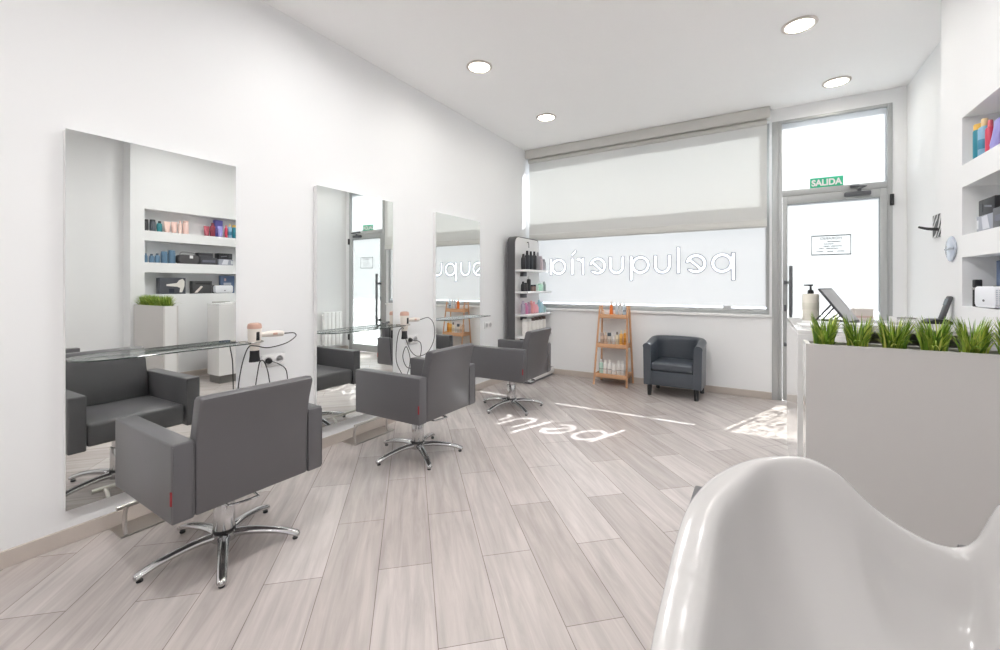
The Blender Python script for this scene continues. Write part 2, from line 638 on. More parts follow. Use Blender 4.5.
# window_1: frame, glass, frosted film with the clear lettering, letter outlines
YG = YB + 0.055
fr = MB()
f_ = 0.028
fr.box(WX0, WX1, YG - 0.02, YG + 0.03, WZ0 + 0.002, WZ0 + 0.045, bev=0.003)
fr.box(WX0, WX1, YG - 0.02, YG + 0.03, WZ1 - 0.05, WZ1 - 0.002, bev=0.003)
fr.box(WX0, WX0 + f_, YG - 0.02, YG + 0.03, WZ0 + 0.045, WZ1 - 0.05, bev=0.003)
fr.box(WX1 - f_, WX1, YG - 0.02, YG + 0.03, WZ0 + 0.045, WZ1 - 0.05, bev=0.003)
win = struct(fr.build('window_1', ALU))
struct(MB().box(WX0 + f_, WX1 - f_, YG + 0.006, YG + 0.012, WZ0 + 0.045, WZ1 - 0.05).build('glass_pane', DIMMING_G, win))
fl = film_mesh('frosted_film', (WX0 + f_, WX1 - f_, 1.005, 2.2), LOOPS, YG, FILM)
fl.parent = win
struct(fl)
struct(MB().box(WX0 + f_, WX1 - f_, YG - 0.0005, YG + 0.0005, WZ0 + 0.045, 0.980).build('film_strip', FILM, win))
struct(MB().box(2.50, 2.585, YG - 0.0005, YG + 0.0005, 0.980, 1.005).build('film_joint', FILM, win))
ol = MB()
for l in LOOPS:
    ol.tube([(a, YG - 0.0035, b) for a, b in l], 0.0045, n=4, smooth=1, closed=True)
o = ol.build('lettering', OUTL, win)
o['label'] = 'thin grey outlines of the mirrored shop lettering'

# door_1: outer frame, transom with frosted glass, leaf with frosted glass, handle, lock, closer, hinges
fr = MB()
for (a, b) in ((DX0, DX0 + 0.035), (DX1 - 0.035, DX1)):
    fr.box(a, b, YB - 0.012, YB + 0.07, 0.0, DZ1, bev=0.004)
fr.box(DX0 + 0.035, DX1 - 0.035, YB - 0.012, YB + 0.07, DZ1 - 0.03, DZ1, bev=0.004)
fr.box(2.978, DX0 - 0.001, YB - 0.010, YB - 0.0005, 0.0, DZ1, bev=0.002)      # mullion cladding between window and door
fr.box(DX0 + 0.035, DX1 - 0.035, YB - 0.012, YB + 0.07, 2.20, 2.262, bev=0.004)
door = struct(fr.build('door_1', ALU))
lf = MB()
LX0, LX1, LZ1 = DX0 + 0.037, DX1 - 0.037, 2.196
lf.box(LX0, LX0 + 0.046, YB - 0.02, YB + 0.035, 0.006, LZ1, bev=0.005)
lf.box(LX1 - 0.055, LX1, YB - 0.02, YB + 0.035, 0.006, LZ1, bev=0.005)
lf.box(LX0 + 0.046, LX1 - 0.055, YB - 0.02, YB + 0.035, 2.112, LZ1, bev=0.005)
lf.box(LX0 + 0.046, LX1 - 0.055, YB - 0.02, YB + 0.035, 0.006, 0.13, bev=0.005)
leaf = struct(lf.build('door_leaf', ALU, door))
struct(MB().box(LX0 + 0.046, LX1 - 0.055, YB + 0.014, YB + 0.02, 0.13, 2.112).build('glass_pane', GLASSE, leaf))
b = MB()
b.grid([[Vector((LX0 + 0.046, YB + 0.006, 0.13)), Vector((LX1 - 0.055, YB + 0.006, 0.13))], [Vector((LX0 + 0.046, YB + 0.006, 2.112)), Vector((LX1 - 0.055, YB + 0.006, 2.112))]])
struct(b.build('frosted_film', FILM2, leaf))
struct(MB().box(DX0 + 0.035, DX1 - 0.035, YB + 0.03, YB + 0.036, 2.262, DZ1 - 0.03).build('transom_pane', GLASSE, door))
struct(MB().box(DX0 + 0.035, DX1 - 0.035, YB + 0.02, YB + 0.021, 2.262, DZ1 - 0.03).build('transom_film', FILM3, door))
h = MB()
hx = LX0 + 0.056
h.box(hx, hx + 0.032, YB - 0.09, YB - 0.060, 0.53, 1.45, bev=0.004)
h.box(hx - 0.045, hx + 0.012, YB - 0.082, YB - 0.066, 1.26, 1.29, bev=0.003)
h.box(hx - 0.045, hx - 0.022, YB - 0.07, YB - 0.018, 1.255, 1.295, bev=0.003)
h.box(hx - 0.045, hx + 0.012, YB - 0.082, YB - 0.066, 0.60, 0.63, bev=0.003)
h.box(hx - 0.045, hx - 0.022, YB - 0.07, YB - 0.018, 0.595, 0.635, bev=0.003)
o = h.build('handle', DARKM, leaf); o['label'] = 'long dark grey pull handle'
lk = MB()
lk.box(LX0 + 0.014, LX0 + 0.036, YB - 0.026, YB - 0.019, 0.965, 1.035, bev=0.004)
lk.cyl((LX0 + 0.025, YB - 0.031, 1.012), (LX0 + 0.025, YB - 0.024, 1.012), 0.008)
lk.build('lock', DARKM, leaf)
cl = MB()
cx = 3.69
cl.box(cx - 0.10, cx + 0.11, YB - 0.07, YB - 0.02, 2.135, 2.18, bev=0.012)
cl.cyl((cx + 0.02, YB - 0.045, 2.18), (cx + 0.02, YB - 0.045, 2.205), 0.016)
cl.tube([(cx + 0.02, YB - 0.05, 2.205), (cx + 0.06, YB - 0.14, 2.21), (cx - 0.01, YB - 0.06, 2.235)], 0.009, smooth=1)
cl.box(cx - 0.05, cx + 0.02, YB - 0.05, YB - 0.012, 2.225, 2.25, bev=0.006)
cl.build('door_closer', DARKM, leaf)
for z in (0.25, 2.075):
    MB().box(DX1 - 0.022, DX1 + 0.008, YB - 0.034, YB - 0.012, z - 0.055, z + 0.055, bev=0.004).build('hinge', BLACKP, leaf)

# roller blind over the upper half of the window
bl = thing('roller_blind', 'white roller blind lowered over the upper half of the shop window', 'blind', (1.48, YB - 0.08, 3.03))
b = MB()
b.prism([(0.06, 3.04), (-0.05, 3.04), (-0.062, 3.06), (-0.062, 3.155), (0.06, 3.155)], lambda u, v, t: (t, u, v - 3.03), -1.47, 1.48)
b.build('cassette', mat('pale_grey_cassette', (214, 213, 209), rough=0.5), bl)
b = MB()
b.cyl((-1.44, 0.0, -0.022), (1.45, 0.0, -0.022), 0.03, n=24)
b.build('roller_tube', mat('pale_grey_tube', (205, 204, 200), rough=0.5), bl)
MB().box(-1.43, 1.45, -0.0010, 0.0, -1.07, -0.022).build('fabric', FABRIC, bl)
b = MB()
b.box(-1.43, 1.45, -0.006, 0.006, -1.145, -1.07, bev=0.003)
b.build('hem_bar', mat('pale_hem_fabric', (214, 214, 210), rough=0.7), bl)
b = MB()
b.box(-1.43, 1.45, -0.009, 0.009, -1.158, -1.145, bev=0.003)
b.build('bottom_rail', mat('grey_bottom_rail', (184, 183, 180), rough=0.5), bl)

# SALIDA exit sign on the transom
sg = thing('exit_sign', 'green exit sign reading SALIDA on the glass above the door', 'sign', (3.452, YB + 0.001, 2.302))
GREEN = mat('exit_green', (62, 190, 146), rough=0.5)
MB().box(-0.138, 0.138, -0.004, 0.0, -0.048, 0.062, bev=0.002, seg=1).build('plate', GREEN, sg)
def text_mesh(name, s, size, m, parent, loc, mirror=False, bold=0.0, sx=1.0, ext=0.0008):
    cu = bpy.data.curves.new(name, 'FONT')
    cu.body = s
    cu.size = size
    cu.align_x = 'CENTER'
    cu.align_y = 'CENTER'
    cu.extrude = ext
    cu.offset = bold
    tmp = bpy.data.objects.new('tmp', cu)
    COL.objects.link(tmp)
    bpy.context.view_layer.update()
    me = bpy.data.meshes.new_from_object(tmp.evaluated_get(bpy.context.evaluated_depsgraph_get()))
    bpy.data.objects.remove(tmp)
    bpy.data.curves.remove(cu)
    me.transform(Matrix.Translation(loc) @ Matrix.Rotation(PI / 2, 4, 'X') @ Matrix.Diagonal((-sx if mirror else sx, 1, 1, 1)))
    if mirror:
        me.flip_normals()
    me.name = name
    me.materials.clear()
    me.materials.append(m)
    o = bpy.data.objects.new(name, me)
    COL.objects.link(o)
    o.parent = parent
    return o
text_mesh('lettering', 'SALIDA', 0.088, WHITEP, sg, (0.0, -0.0048, 0.006), bold=0.0036, sx=0.86)

# opening-hours notice printed on the door glass (seen from behind)
nt_ = thing('hours_notice', 'framed opening hours notice on the door glass, seen from behind', 'notice', (3.49, YB + 0.0045, 1.66))
INK = mat('grey_ink', (60, 62, 66), rough=0.6)
INK2 = mat('pale_grey_ink', (100, 102, 108), rough=0.6)
b = MB()
b.tube([(-0.16, 0, -0.098), (0.16, 0, -0.098), (0.16, 0, 0.098), (-0.16, 0, 0.098)], 0.0055, n=4, smooth=1, closed=True)
b.build('border', INK, nt_)
text_mesh('heading', 'HORARIO', 0.04, INK2, nt_, (0, -0.001, 0.068), mirror=True)
b = MB()
for z, pieces in ((0.035, ((-0.03, 0.08),)), (0.012, ((-0.06, 0.02),)), (-0.012, ((-0.06, -0.01), (0.0, 0.09))), (-0.035, ((-0.1, -0.06), (-0.04, 0.06))), (-0.065, ((-0.12, -0.06), (-0.03, 0.02), (0.05, 0.11)))):
    for a, c in pieces:
        b.box(a, c, -0.001, 0.0, z - 0.0035, z + 0.0035)
b.build('small_print', INK2, nt_)

# downlights, followed by fill lamps added out of view
def downlight(x, y, label, power=1.5):
    t = thing('recessed_downlight', label, 'ceiling light', (x, y, ZC), 0, 'recessed downlights')
    b = MB()
    b.lathe([(0.088, -0.002), (0.112, -0.001), (0.113, -0.006), (0.108, -0.011), (0.094, -0.014), (0.088, -0.010), (0.088, -0.002)], n=40)
    b.build('trim_ring', mat('satin_lamp_ring', (214, 206, 200), rough=0.35, metal=0.3), t)
    MB().lathe([(0.0, -0.004), (0.088, -0.004), (0.0881, -0.008), (0.0, -0.009)], n=36).build('lens', LENS, t)
    ld = bpy.data.lights.new('downlight_and_fill_lamp', 'AREA')
    ld.shape = 'DISK'
    ld.size = 0.17
    ld.energy = power; ld.spread = math.radians(165)
    ld.color = (1.0, 0.985, 0.97)
    lo = bpy.data.objects.new('downlight_and_fill_lamp', ld)
    COL.objects.link(lo)
    lo.location = (0, 0, -0.02)
    lo.parent = t
    return t
downlight(0.765, 3.10, 'round recessed downlight above the middle salon chair', 1.0)
downlight(0.785, 4.43, 'round recessed downlight nearest the shelf stand corner, above the far chair', 0.4)
downlight(3.11, 3.82, 'large-looking round recessed downlight above the reception desk', 0.9)
downlight(3.48, 5.07, 'round recessed downlight just in front of the entrance door', 0.4)
for x, y in ((0.765, 1.75), (3.1, 2.5), (1.95, 2.6), (1.95, 0.5), (1.95, -1.0), (3.1, -1.2), (1.0, -2.4), (3.0, -2.4)):  # unseen lamps without fixtures, added to brighten walls, floor and niches
    ld = bpy.data.lights.new('downlight_and_fill_lamp', 'AREA')
    ld.shape = 'DISK'; ld.size = 0.17; ld.energy = {0.765: 1.5, 1.95: 5.0, 3.1: 1.6}.get(x, 3.4) if y > 0 else (4.2 if x < 2.5 else 1.6); ld.spread = math.radians(172); ld.color = (1.0, 0.985, 0.97)
    lo = bpy.data.objects.new('downlight_and_fill_lamp', ld)
    COL.objects.link(lo)
    lo.location = (x, y, ZC - 0.02)

# ------------------------------------------------------------------ mirrors, shelves, sockets
MY = [(0.664, 1.436), (2.011, 2.782), (3.383, 4.185)]
MZ0, MZ1 = 0.175, 1.993
MLAB = ['tall frameless wall mirror nearest the camera, reflecting product niches',
        'tall frameless wall mirror behind the middle chair, reflecting the entrance door',
        'tall frameless wall mirror nearest the window, reflecting the bamboo rack']
for (a, c), lb in zip(MY, MLAB):
    t = thing('wall_mirror', lb, 'mirror', (0.0, (a + c) / 2, MZ0), 0, 'wall mirrors at the styling stations')
    hw = (c - a) / 2
    MB().box(0.001, 0.038, -hw + 0.002, hw - 0.002, 0.002, MZ1 - MZ0 - 0.002, bev=0.002, seg=1).build('backing_panel', WHITEP, t)
    MB().box(0.038, 0.042, -hw, hw, 0, MZ1 - MZ0).build('mirror_glass', MIRROR, t)

SLAB = ['long clear glass shelf across the mirror nearest the camera',
        'long clear glass shelf across the middle mirror',
        'clear glass shelf across the mirror nearest the window']
SZ = 0.888
for i, ((a, c), lb) in enumerate(zip(MY, SLAB)):
    y0, y1 = a + 0.005, c + 0.026
    t = thing('glass_shelf', lb, 'shelf', (0.044, y0, SZ), 0, 'glass shelves under the mirrors')
    L, D = y1 - y0, 0.145
    out = [(0, 0)]
    for k in range(9):          # rounded near corner
        an = PI - 0.5 * PI * k / 8
        out.append((D - 0.11 + 0.11 * math.sin(0.5 * PI * k / 8), 0.0 + 0.18 - 0.18 * math.cos(0.5 * PI * k / 8)))
    for k in range(5):
        out.append((D - 0.03 + 0.03 * math.cos(0.5 * PI * k / 4), L - 0.03 + 0.03 * math.sin(0.5 * PI * k / 4)))
    out.append((0, L))
    MB().prism(out, lambda u, v, wv: (u, v, wv), -0.003, 0.003).build('glass_plate', SHELFG, t)
    eg = MB()
    eg.tube([(u, v, 0) for u, v in out], 0.0032, n=6, smooth=1, closed=True)
    eg.build('polished_edge', EDGEG, t)
    for yy in (0.12, L - 0.22):
        MB().box(-0.0015, 0.03, yy - 0.02, yy + 0.02, -0.016, -0.0045, bev=0.003).build('bracket', STEEL, t)
    if i < 2:
        hd = MB()
        hd.cyl((0.050, L - 0.03, -0.002), (0.050, L + 0.004, -0.002), 0.012)
        ring = [(0.064 + 0.049 * math.cos(2 * PI * k / 20), L + 0.054 + 0.049 * math.sin(2 * PI * k / 20), 0.0) for k in range(20)]
        hd.tube(ring, 0.0045, n=8, smooth=1, closed=True)
        o = hd.build('dryer_ring', STEEL, t)

def socket(y, z, label, double, grp):
    t = thing('wall_socket', label, 'socket', (0.0, y, z), 0, grp)
    n = 2 if double else 1
    hw = 0.041 * n
    MB().box(0.0008, 0.011, -hw, hw, -0.041, 0.041, bev=0.004).build('face_plate', WHITEP, t)
    for k in range(n):
        yy = -hw + 0.041 + 0.082 * k
        b = MB()
        b.lathe([(0.027, 0.0), (0.027, 0.0015), (0.023, 0.0015), (0.021, -0.0), (0.0, -0.0)], (0.0112, yy, 0), n=28, axis=(1, 0, 0))
        for s in (-1, 1):
            b.cyl((0.0113, yy + s * 0.0095, 0), (0.0125, yy + s * 0.0095, 0), 0.0028, n=10)
        b.build('outlet', mat('grey_white_plastic', (206, 206, 208), rough=0.4), t)
socket(1.70, 0.735, 'white double wall socket behind the hair dryer nearest the camera', True, 'wall sockets')
socket(3.07, 0.725, 'white wall socket beside the middle station with a black plug', True, 'wall sockets')
socket(4.42, 0.755, 'white double wall socket right of the mirror nearest the window', True, 'wall sockets')

# ------------------------------------------------------------------ hair dryers
CREAM = mat('cream_dryer_plastic', (234, 226, 218), rough=0.3, var=0.01)
ROSE = mat('rose_gold_dryer_cap', (216, 176, 160), rough=0.3, metal=0.4, var=0.03)
def dryer(y, label, cord_pts, plug):
    t = thing('hair_dryer', label, 'hair dryer', (0.108, y, SZ), 0, 'hair dryers in ring holders')
    b = MB()
    b.lathe([(0.030, -0.055), (0.034, -0.03), (0.0415, -0.003), (0.046, 0.03), (0.0465, 0.08), (0.043, 0.104), (0.0, 0.106)], n=28, sx=0.86, sy=0.86)
    b.build('barrel', CREAM, t)
    b = MB()
    b.lathe([(0.0445, 0.083), (0.0485, 0.085), (0.0475, 0.102), (0.043, 0.114), (0.030, 0.119), (0.0, 0.12)], n=28, sx=0.86, sy=0.86)
    b.build('rear_grille', ROSE, t)
    b = MB()
    b.lathe([(0.034, -0.128), (0.036, -0.124), (0.031, -0.09), (0.030, -0.056), (0.0, -0.0555)], n=24, sx=0.55, sy=0.98)
    b.build('nozzle', BLACKP, t)
    hd = MB()
    hd.tube([(0, 0.03, 0.040), (0, 0.07, 0.040), (0, 0.11, 0.040), (0, 0.15, 0.038), (0, 0.185, 0.035), (0, 0.192, 0.034)], [0.015, 0.0165, 0.0205, 0.021, 0.018, 0.012], n=14)
    hn = hd.build('handle', CREAM, t)
    MB().box(0.0185, 0.0225, 0.11, 0.14, 0.032, 0.046, bev=0.002).build('switch', ROSE, hn)
    MB().box(0.030, 0.0425, -0.010, 0.010, 0.01, 0.065, bev=0.004).build('dark_badge', BLACKP, t)
    c = MB()
    base = Vector((0.108, y, SZ))
    pts = [Vector((0, 0.192, 0.034)), Vector((0, 0.22, 0.034))] + [Vector(p) - base for p in cord_pts]
    c.tube(pts, [0.006, 0.0042] + [0.0034] * (len(pts) - 2), n=7, smooth=8)
    cd = c.build('power_cord', CORDM, t)
    p = MB()
    p.lathe([(0.0195, 0.0), (0.0195, 0.014), (0.015, 0.026), (0.008, 0.034), (0.0, 0.035)], Vector(plug) - base, n=20, axis=(1, 0, 0))
    p.build('plug', BLACKP, cd)
dryer(1.516, 'cream hair dryer hanging at the station nearest the camera',
      [(0.11, 1.785, 0.918), (0.12, 1.79, 0.895), (0.155, 1.70, 0.862), (0.17, 1.57, 0.848), (0.165, 1.49, 0.868), (0.15, 1.455, 0.862), (0.1, 1.445, 0.76), (0.07, 1.435, 0.60), (0.06, 1.44, 0.47),
       (0.06, 1.48, 0.43), (0.065, 1.53, 0.52), (0.075, 1.55, 0.66), (0.078, 1.565, 0.745), (0.08, 1.59, 0.75), (0.075, 1.62, 0.68), (0.06, 1.66, 0.52), (0.06, 1.72, 0.46), (0.06, 1.765, 0.53), (0.066, 1.755, 0.66), (0.060, 1.70, 0.715), (0.045, 1.663, 0.733)],
      (0.014, 1.659, 0.735))
dryer(2.862, 'cream hair dryer hanging at the middle station, cord in a wide loop',
      [(0.11, 3.19, 0.93), (0.12, 3.255, 0.86), (0.12, 3.26, 0.72), (0.11, 3.18, 0.60), (0.1, 3.05, 0.575), (0.1, 2.96, 0.63), (0.105, 2.90, 0.72), (0.11, 2.86, 0.80), (0.12, 2.83, 0.865), (0.1, 2.80, 0.83), (0.08, 2.79, 0.70),
       (0.07, 2.80, 0.56), (0.07, 2.86, 0.45), (0.07, 2.90, 0.40), (0.075, 2.94, 0.44), (0.08, 2.965, 0.56), (0.075, 2.92, 0.68), (0.07, 2.88, 0.60), (0.07, 2.92, 0.50), (0.07, 3.0, 0.47), (0.07, 3.09, 0.52), (0.07, 3.13, 0.62), (0.07, 3.11, 0.70), (0.05, 3.035, 0.725)],
      (0.014, 3.029, 0.725))

# ------------------------------------------------------------------ footrests
def footrest(y0, label):
    t = thing('footrest', label, 'footrest', (0.018, y0, 0.0), 0, 'steel footrests under the mirrors')
    L = 0.42
    MB().box(0, 0.155, 0, L, 0.0008, 0.007, bev=0.002, seg=1).build('floor_plate', STEEL, t)
    for yy in (0.022, L - 0.06):
        b = MB()
        b.tube([(0.142, yy, 0.007), (0.128, yy, 0.045), (0.128, yy, 0.10), (0.152, yy, 0.148), (0.185, yy, 0.164)], 0.0095, n=12)
        b.build('leg', STEEL, t)
    MB().cyl((0.189, -0.03, 0.168), (0.189, L - 0.01, 0.168), 0.0105).build('foot_bar', STEEL, t)
footrest(0.831, 'brushed steel footrest on the floor beside the chair nearest the camera')
footrest(2.25, 'brushed steel footrest on the floor in front of the middle mirror')

# ------------------------------------------------------------------ salon chairs
def salon_chair():
    t = thing('salon_chair', 'x', 'chair')
    AZ0, AZ1 = 0.340, 0.645
    for s in (-1, 1):
        y0, y1 = sorted((s * 0.318, s * 0.241))
        b = MB()
        b.box(-0.305, 0.298, y0, y1, AZ0, AZ1, bev=0.008, seg=3)
        # piped seams along the rear face of the arm
        a = b.build('armrest', LEATHER, t)
        pp = MB()
        for yy in (y0 + 0.004, y1 - 0.004):
            pp.tube([(0.2985, yy, AZ0 + 0.012), (0.2985, yy, AZ1 - 0.012)], 0.0025, n=6, smooth=1)
        pp.build('piping', LEATHER, a)
        if s < 0:
            o = MB().box(0.289, 0.298, y0 - 0.003, y0 + 0.003, 0.415, 0.468, bev=0.001, seg=1).build('fabric_tag', mat('red_fabric_tag', (150, 42, 48), rough=0.7), a)
            o['label'] = 'small red fabric tag'
    st = MB()
    st.box(-0.295, 0.205, -0.2385, 0.2385, 0.352, 0.482, bev=0.022, seg=3)
    st.build('seat', LEATHER, t)
    # backrest: side outline swept across the width, leaning back at the top
    prof = [(0.222, 0.338), (0.292, 0.335), (0.297, 0.345), (0.300, 0.60), (0.318, 0.70), (0.343, 0.778), (0.344, 0.795), (0.330, 0.806), (0.295, 0.803), (0.280, 0.790), (0.258, 0.70), (0.232, 0.60), (0.215, 0.48), (0.215, 0.345)]
    bk = MB()
    bk.prism(prof, lambda u, v, wv: (u, wv, v + 0.008), -0.2388, 0.2388, bev=0.010, seg=3)
    bk.build('backrest', LEATHER, t, angle=50)
    cb = MB()
    cb.lathe([(0.044, 0.092), (0.045, 0.10), (0.045, 0.232), (0.043, 0.236), (0.036, 0.238), (0.036, 0.34)], n=28)
    cb.box(-0.10, 0.10, -0.09, 0.09, 0.325, 0.345, bev=0.004)
    col_ = cb.build('column', CHROME, t)
    MB().lathe([(0.0475, 0.083), (0.0485, 0.088), (0.0475, 0.097), (0.046, 0.098)], n=28).build('rubber_collar', BLACKP, col_)
    hb = MB()
    hb.lathe([(0.052, 0.045), (0.056, 0.06), (0.054, 0.082), (0.046, 0.088), (0.0, 0.089)], n=28)
    hb.build('base_hub', CHROME, t)
    for k in range(5):
        a = math.radians(46 + 72 * k)
        ca, sa = math.cos(a), math.sin(a)
        l = MB()
        l.tube([(0.035 * ca, 0.035 * sa, 0.068), (0.12 * ca, 0.12 * sa, 0.069), (0.235 * ca, 0.235 * sa, 0.053), (0.305 * ca, 0.305 * sa, 0.032), (0.326 * ca, 0.326 * sa, 0.022), (0.334 * ca, 0.334 * sa, 0.020)],
               [0.025, 0.021, 0.0185, 0.018, 0.0165, 0.006], n=12, flat=(0.8, 1.1))
        lg = l.build('leg', CHROME, t)
        MB().lathe([(0.011, 0.0005), (0.0125, 0.002), (0.0125, 0.008), (0.0, 0.009)], (0.312 * ca, 0.312 * sa, 0.0), n=16).build('glide', BLACKP, lg)
    lv = MB()
    lv.tube([(0.03, -0.075, 0.315), (0.15, -0.09, 0.308), (0.215, -0.088, 0.302), (0.235, -0.07, 0.300), (0.25, 0.015, 0.300), (0.235, 0.032, 0.300), (0.14, 0.04, 0.304)], 0.006, n=8)
    lv.build('pump_lever', CHROME, t)
    return t
ch = salon_chair()
CH = [((0.678, 1.058), -1.5, 'charcoal leatherette salon chair nearest the camera, back turned, on chrome star base'),
      ((0.690, 2.395), 0.0, 'charcoal leatherette salon chair at the middle mirror, on chrome star base'),
      ((0.690, 3.795), 1.0, 'charcoal leatherette salon chair beside the product display stand, nearest the window')]
for i, ((x, y), rz, lb) in enumerate(CH):
    o = ch if i == 0 else copy_tree(ch)
    o.location = (x, y, 0)
    o.rotation_euler = (0, 0, math.radians(rz))
    if i:
        for c in o.children:                  # the star base stands a little turned under each chair
            if c.name.startswith('leg'):
                c.rotation_euler = (0, 0, math.radians(-8))
    tag(o, lb, 'chair', 'salon chairs at the mirrors')

# ------------------------------------------------------------------ tub armchair
def tub_chair(loc, rz):
    t = thing('tub_armchair', 'dark blue-grey leatherette tub armchair against the wall under the window', 'armchair', loc, rz)
    # local: front is -y; U plan from front-left round the back to front-right
    hw, yf, yb = 0.300, -0.245, 0.255
    path = []
    R = 0.20
    n1 = 8
    for i in range(n1):
        path.append((-hw, yf + (yb - R - yf) * i / n1, -1, 0))
    for i in range(13):
        a = PI - 0.5 * PI * i / 12
        path.append((-hw + R + R * math.cos(a), yb - R + R * math.sin(a), math.cos(a), math.sin(a)))
    for i in range(1, 6):
        path.append((-hw + R + (2 * hw - 2 * R) * i / 6, yb, 0, 1))
    for i in range(13):
        a = 0.5 * PI - 0.5 * PI * i / 12
        path.append((hw - R + R * math.cos(a), yb - R + R * math.sin(a), math.cos(a), math.sin(a)))
    for i in range(1, n1 + 1):
        path.append((hw, yb - R - (yb - R - yf) * i / n1, 1, 0))
    rows = []
    TH = 0.078
    for (x, y, nx, ny) in path:
        s = (y - yf) / (yb - yf)
        hgt = 0.588 + 0.052 * (0.5 - 0.5 * math.cos(PI * min(1, s * 1.15)))
        sec = [(0.0, 0.125), (0.002, 0.30), (0.006, hgt - 0.05)]
        for k in range(7):
            a = PI * k / 6
            sec.append((-TH / 2 + 0.006 + (TH / 2 + 0.004) * math.cos(a), hgt - 0.032 + 0.036 * math.sin(a)))
        sec += [(-TH, hgt - 0.07), (-TH - 0.004, 0.30), (-TH, 0.125)]
        rows.append([Vector((x + nx * o, y + ny * o, z)) for o, z in sec])
    b = MB()
    V = b.grid(rows)
    b.bm.faces.new(V[0][::-1]); b.bm.faces.new(V[-1])
    for i in range(len(V) - 1):
        b.bm.faces.new([V[i][0], V[i][-1], V[i + 1][-1], V[i + 1][0]])
    b.build('shell', LEATHER2, t, angle=60)
    b = MB()
    b.box(-0.224, 0.224, -0.240, 0.17, 0.126, 0.285, bev=0.008, seg=2)
    b.build('front_rail', LEATHER2, t)
    b = MB()
    b.box(-0.219, 0.219, -0.252, 0.165, 0.288, 0.385, bev=0.028, seg=4)
    b.build('seat_cushion', LEATHER2, t, angle=60)
    for sx in (-1, 1):
        for yy in (-0.205, 0.195):
            l = MB()
            l.cyl((sx * 0.245, yy, 0.0005), (sx * 0.242, yy, 0.127), 0.021, 0.026, n=4)
            l.build('leg', BLACKP, t, angle=20)
    return t
tub_chair((2.045, 5.225, 0), math.radians(-2))

# ------------------------------------------------------------------ bottles
def smooth_prof(p):
    return p
def bottle(name, kind, loc, h, r, col, cap, label, cat, group, band=None, rough=0.35, sx=1.0):
    t = thing(name, label, cat, loc, 0, group)
    bm_ = mat('bottle_body', col, rough=rough, var=0.02)
    cm = mat('bottle_cap', cap, rough=0.4, var=0.02)
    n = 20
    if kind == 'slim':        # tall cylinder with shoulder and cap
        ch_ = h * 0.20
        MB().lathe([(r * 0.92, 0.0), (r, 0.004), (r, h - ch_ - r * 0.7), (r * 0.86, h - ch_ - r * 0.25), (r * 0.55, h - ch_), (0, h - ch_)], n=n, sy=sx).build('bottle', bm_, t)
        MB().lathe([(r * 0.52, h - ch_), (r * 0.55, h - ch_ + 0.002), (r * 0.5, h - 0.003), (r * 0.44, h), (0, h)], n=n).build('cap', cm, t)
    elif kind == 'can':
        MB().lathe([(r * 0.95, 0.0), (r, 0.004), (r, h * 0.80), (r * 0.9, h * 0.83), (0, h * 0.83)], n=n).build('can', bm_, t)
        MB().lathe([(r * 0.9, h * 0.83), (r * 0.93, h * 0.84), (r * 0.9, h * 0.985), (r * 0.8, h), (0, h)], n=n).build('cap', cm, t)
    elif kind == 'pump':
        MB().lathe([(r * 0.94, 0.0), (r, 0.005), (r, h * 0.62), (r * 0.85, h * 0.70), (r * 0.4, h * 0.745), (0, h * 0.745)], n=n).build('bottle', bm_, t)
        b = MB()
        b.lathe([(r * 0.42, h * 0.745), (r * 0.44, h * 0.76), (r * 0.40, h * 0.84), (r * 0.14, h * 0.85), (r * 0.13, h * 0.95), (r * 0.32, h * 0.955), (r * 0.32, h), (0, h)], n=14)
        b.box(-r * 0.16, r * 0.16, -r * 1.0, 0.0, h * 0.957, h * 0.992, bev=0.0015, seg=1)
        b.build('pump_head', cm, t)
    elif kind == 'tube':      # squeeze tube standing on its cap
        b = MB()
        rows = []
        for k in range(7):
            f = k / 6
            rx = r * (0.80 + 0.28 * f); ry = r * (0.80 * (1 - f) + 0.06 * f)
            z = h * 0.17 + h * 0.83 * f
            rows.append([Vector((ry * math.cos(2 * PI * i / n), rx * math.sin(2 * PI * i / n), z)) for i in range(n)])
        V = b.grid(rows, closeu=True)
        b.bm.faces.new(V[0][::-1]); b.bm.faces.new(V[-1])
        b.build('tube', bm_, t)
        MB().lathe([(r * 0.72, 0.0), (r * 0.76, 0.004), (r * 0.74, h * 0.17), (0, h * 0.17)], n=n).build('cap', cm, t)
    elif kind == 'jar':
        MB().lathe([(r * 0.93, 0.0), (r, 0.005), (r, h * 0.68), (r * 0.88, h * 0.74), (0, h * 0.74)], n=n).build('jar', bm_, t)
        MB().lathe([(r * 0.97, h * 0.74), (r * 0.99, h * 0.76), (r * 0.97, h * 0.985), (r * 0.9, h), (0, h)], n=n).build('lid', cm, t)
    elif kind == 'spray':
        MB().lathe([(r * 0.94, 0.0), (r, 0.005), (r, h * 0.60), (r * 0.8, h * 0.70), (r * 0.42, h * 0.76), (0, h * 0.76)], n=n).build('bottle', bm_, t)
        b = MB()
        b.lathe([(r * 0.46, h * 0.76), (r * 0.46, h * 0.86), (r * 0.30, h * 0.88), (r * 0.34, h * 0.985), (r * 0.25, h), (0, h)], n=14)
        b.build('spray_cap', cm, t)
    if band:
        z0, z1, bc = band
        MB().lathe([(r * 1.0, h * z0), (r * 1.012, h * z0 + 0.0005), (r * 1.012, h * z1 - 0.0005), (r * 1.0, h * z1)], n=n, sy=sx).build('label_band', mat('bottle_label', bc, rough=0.5, var=0.02), t)
    return t

ORD = ['first', 'second', 'third', 'fourth', 'fifth', 'sixth', 'seventh', 'eighth', 'ninth']

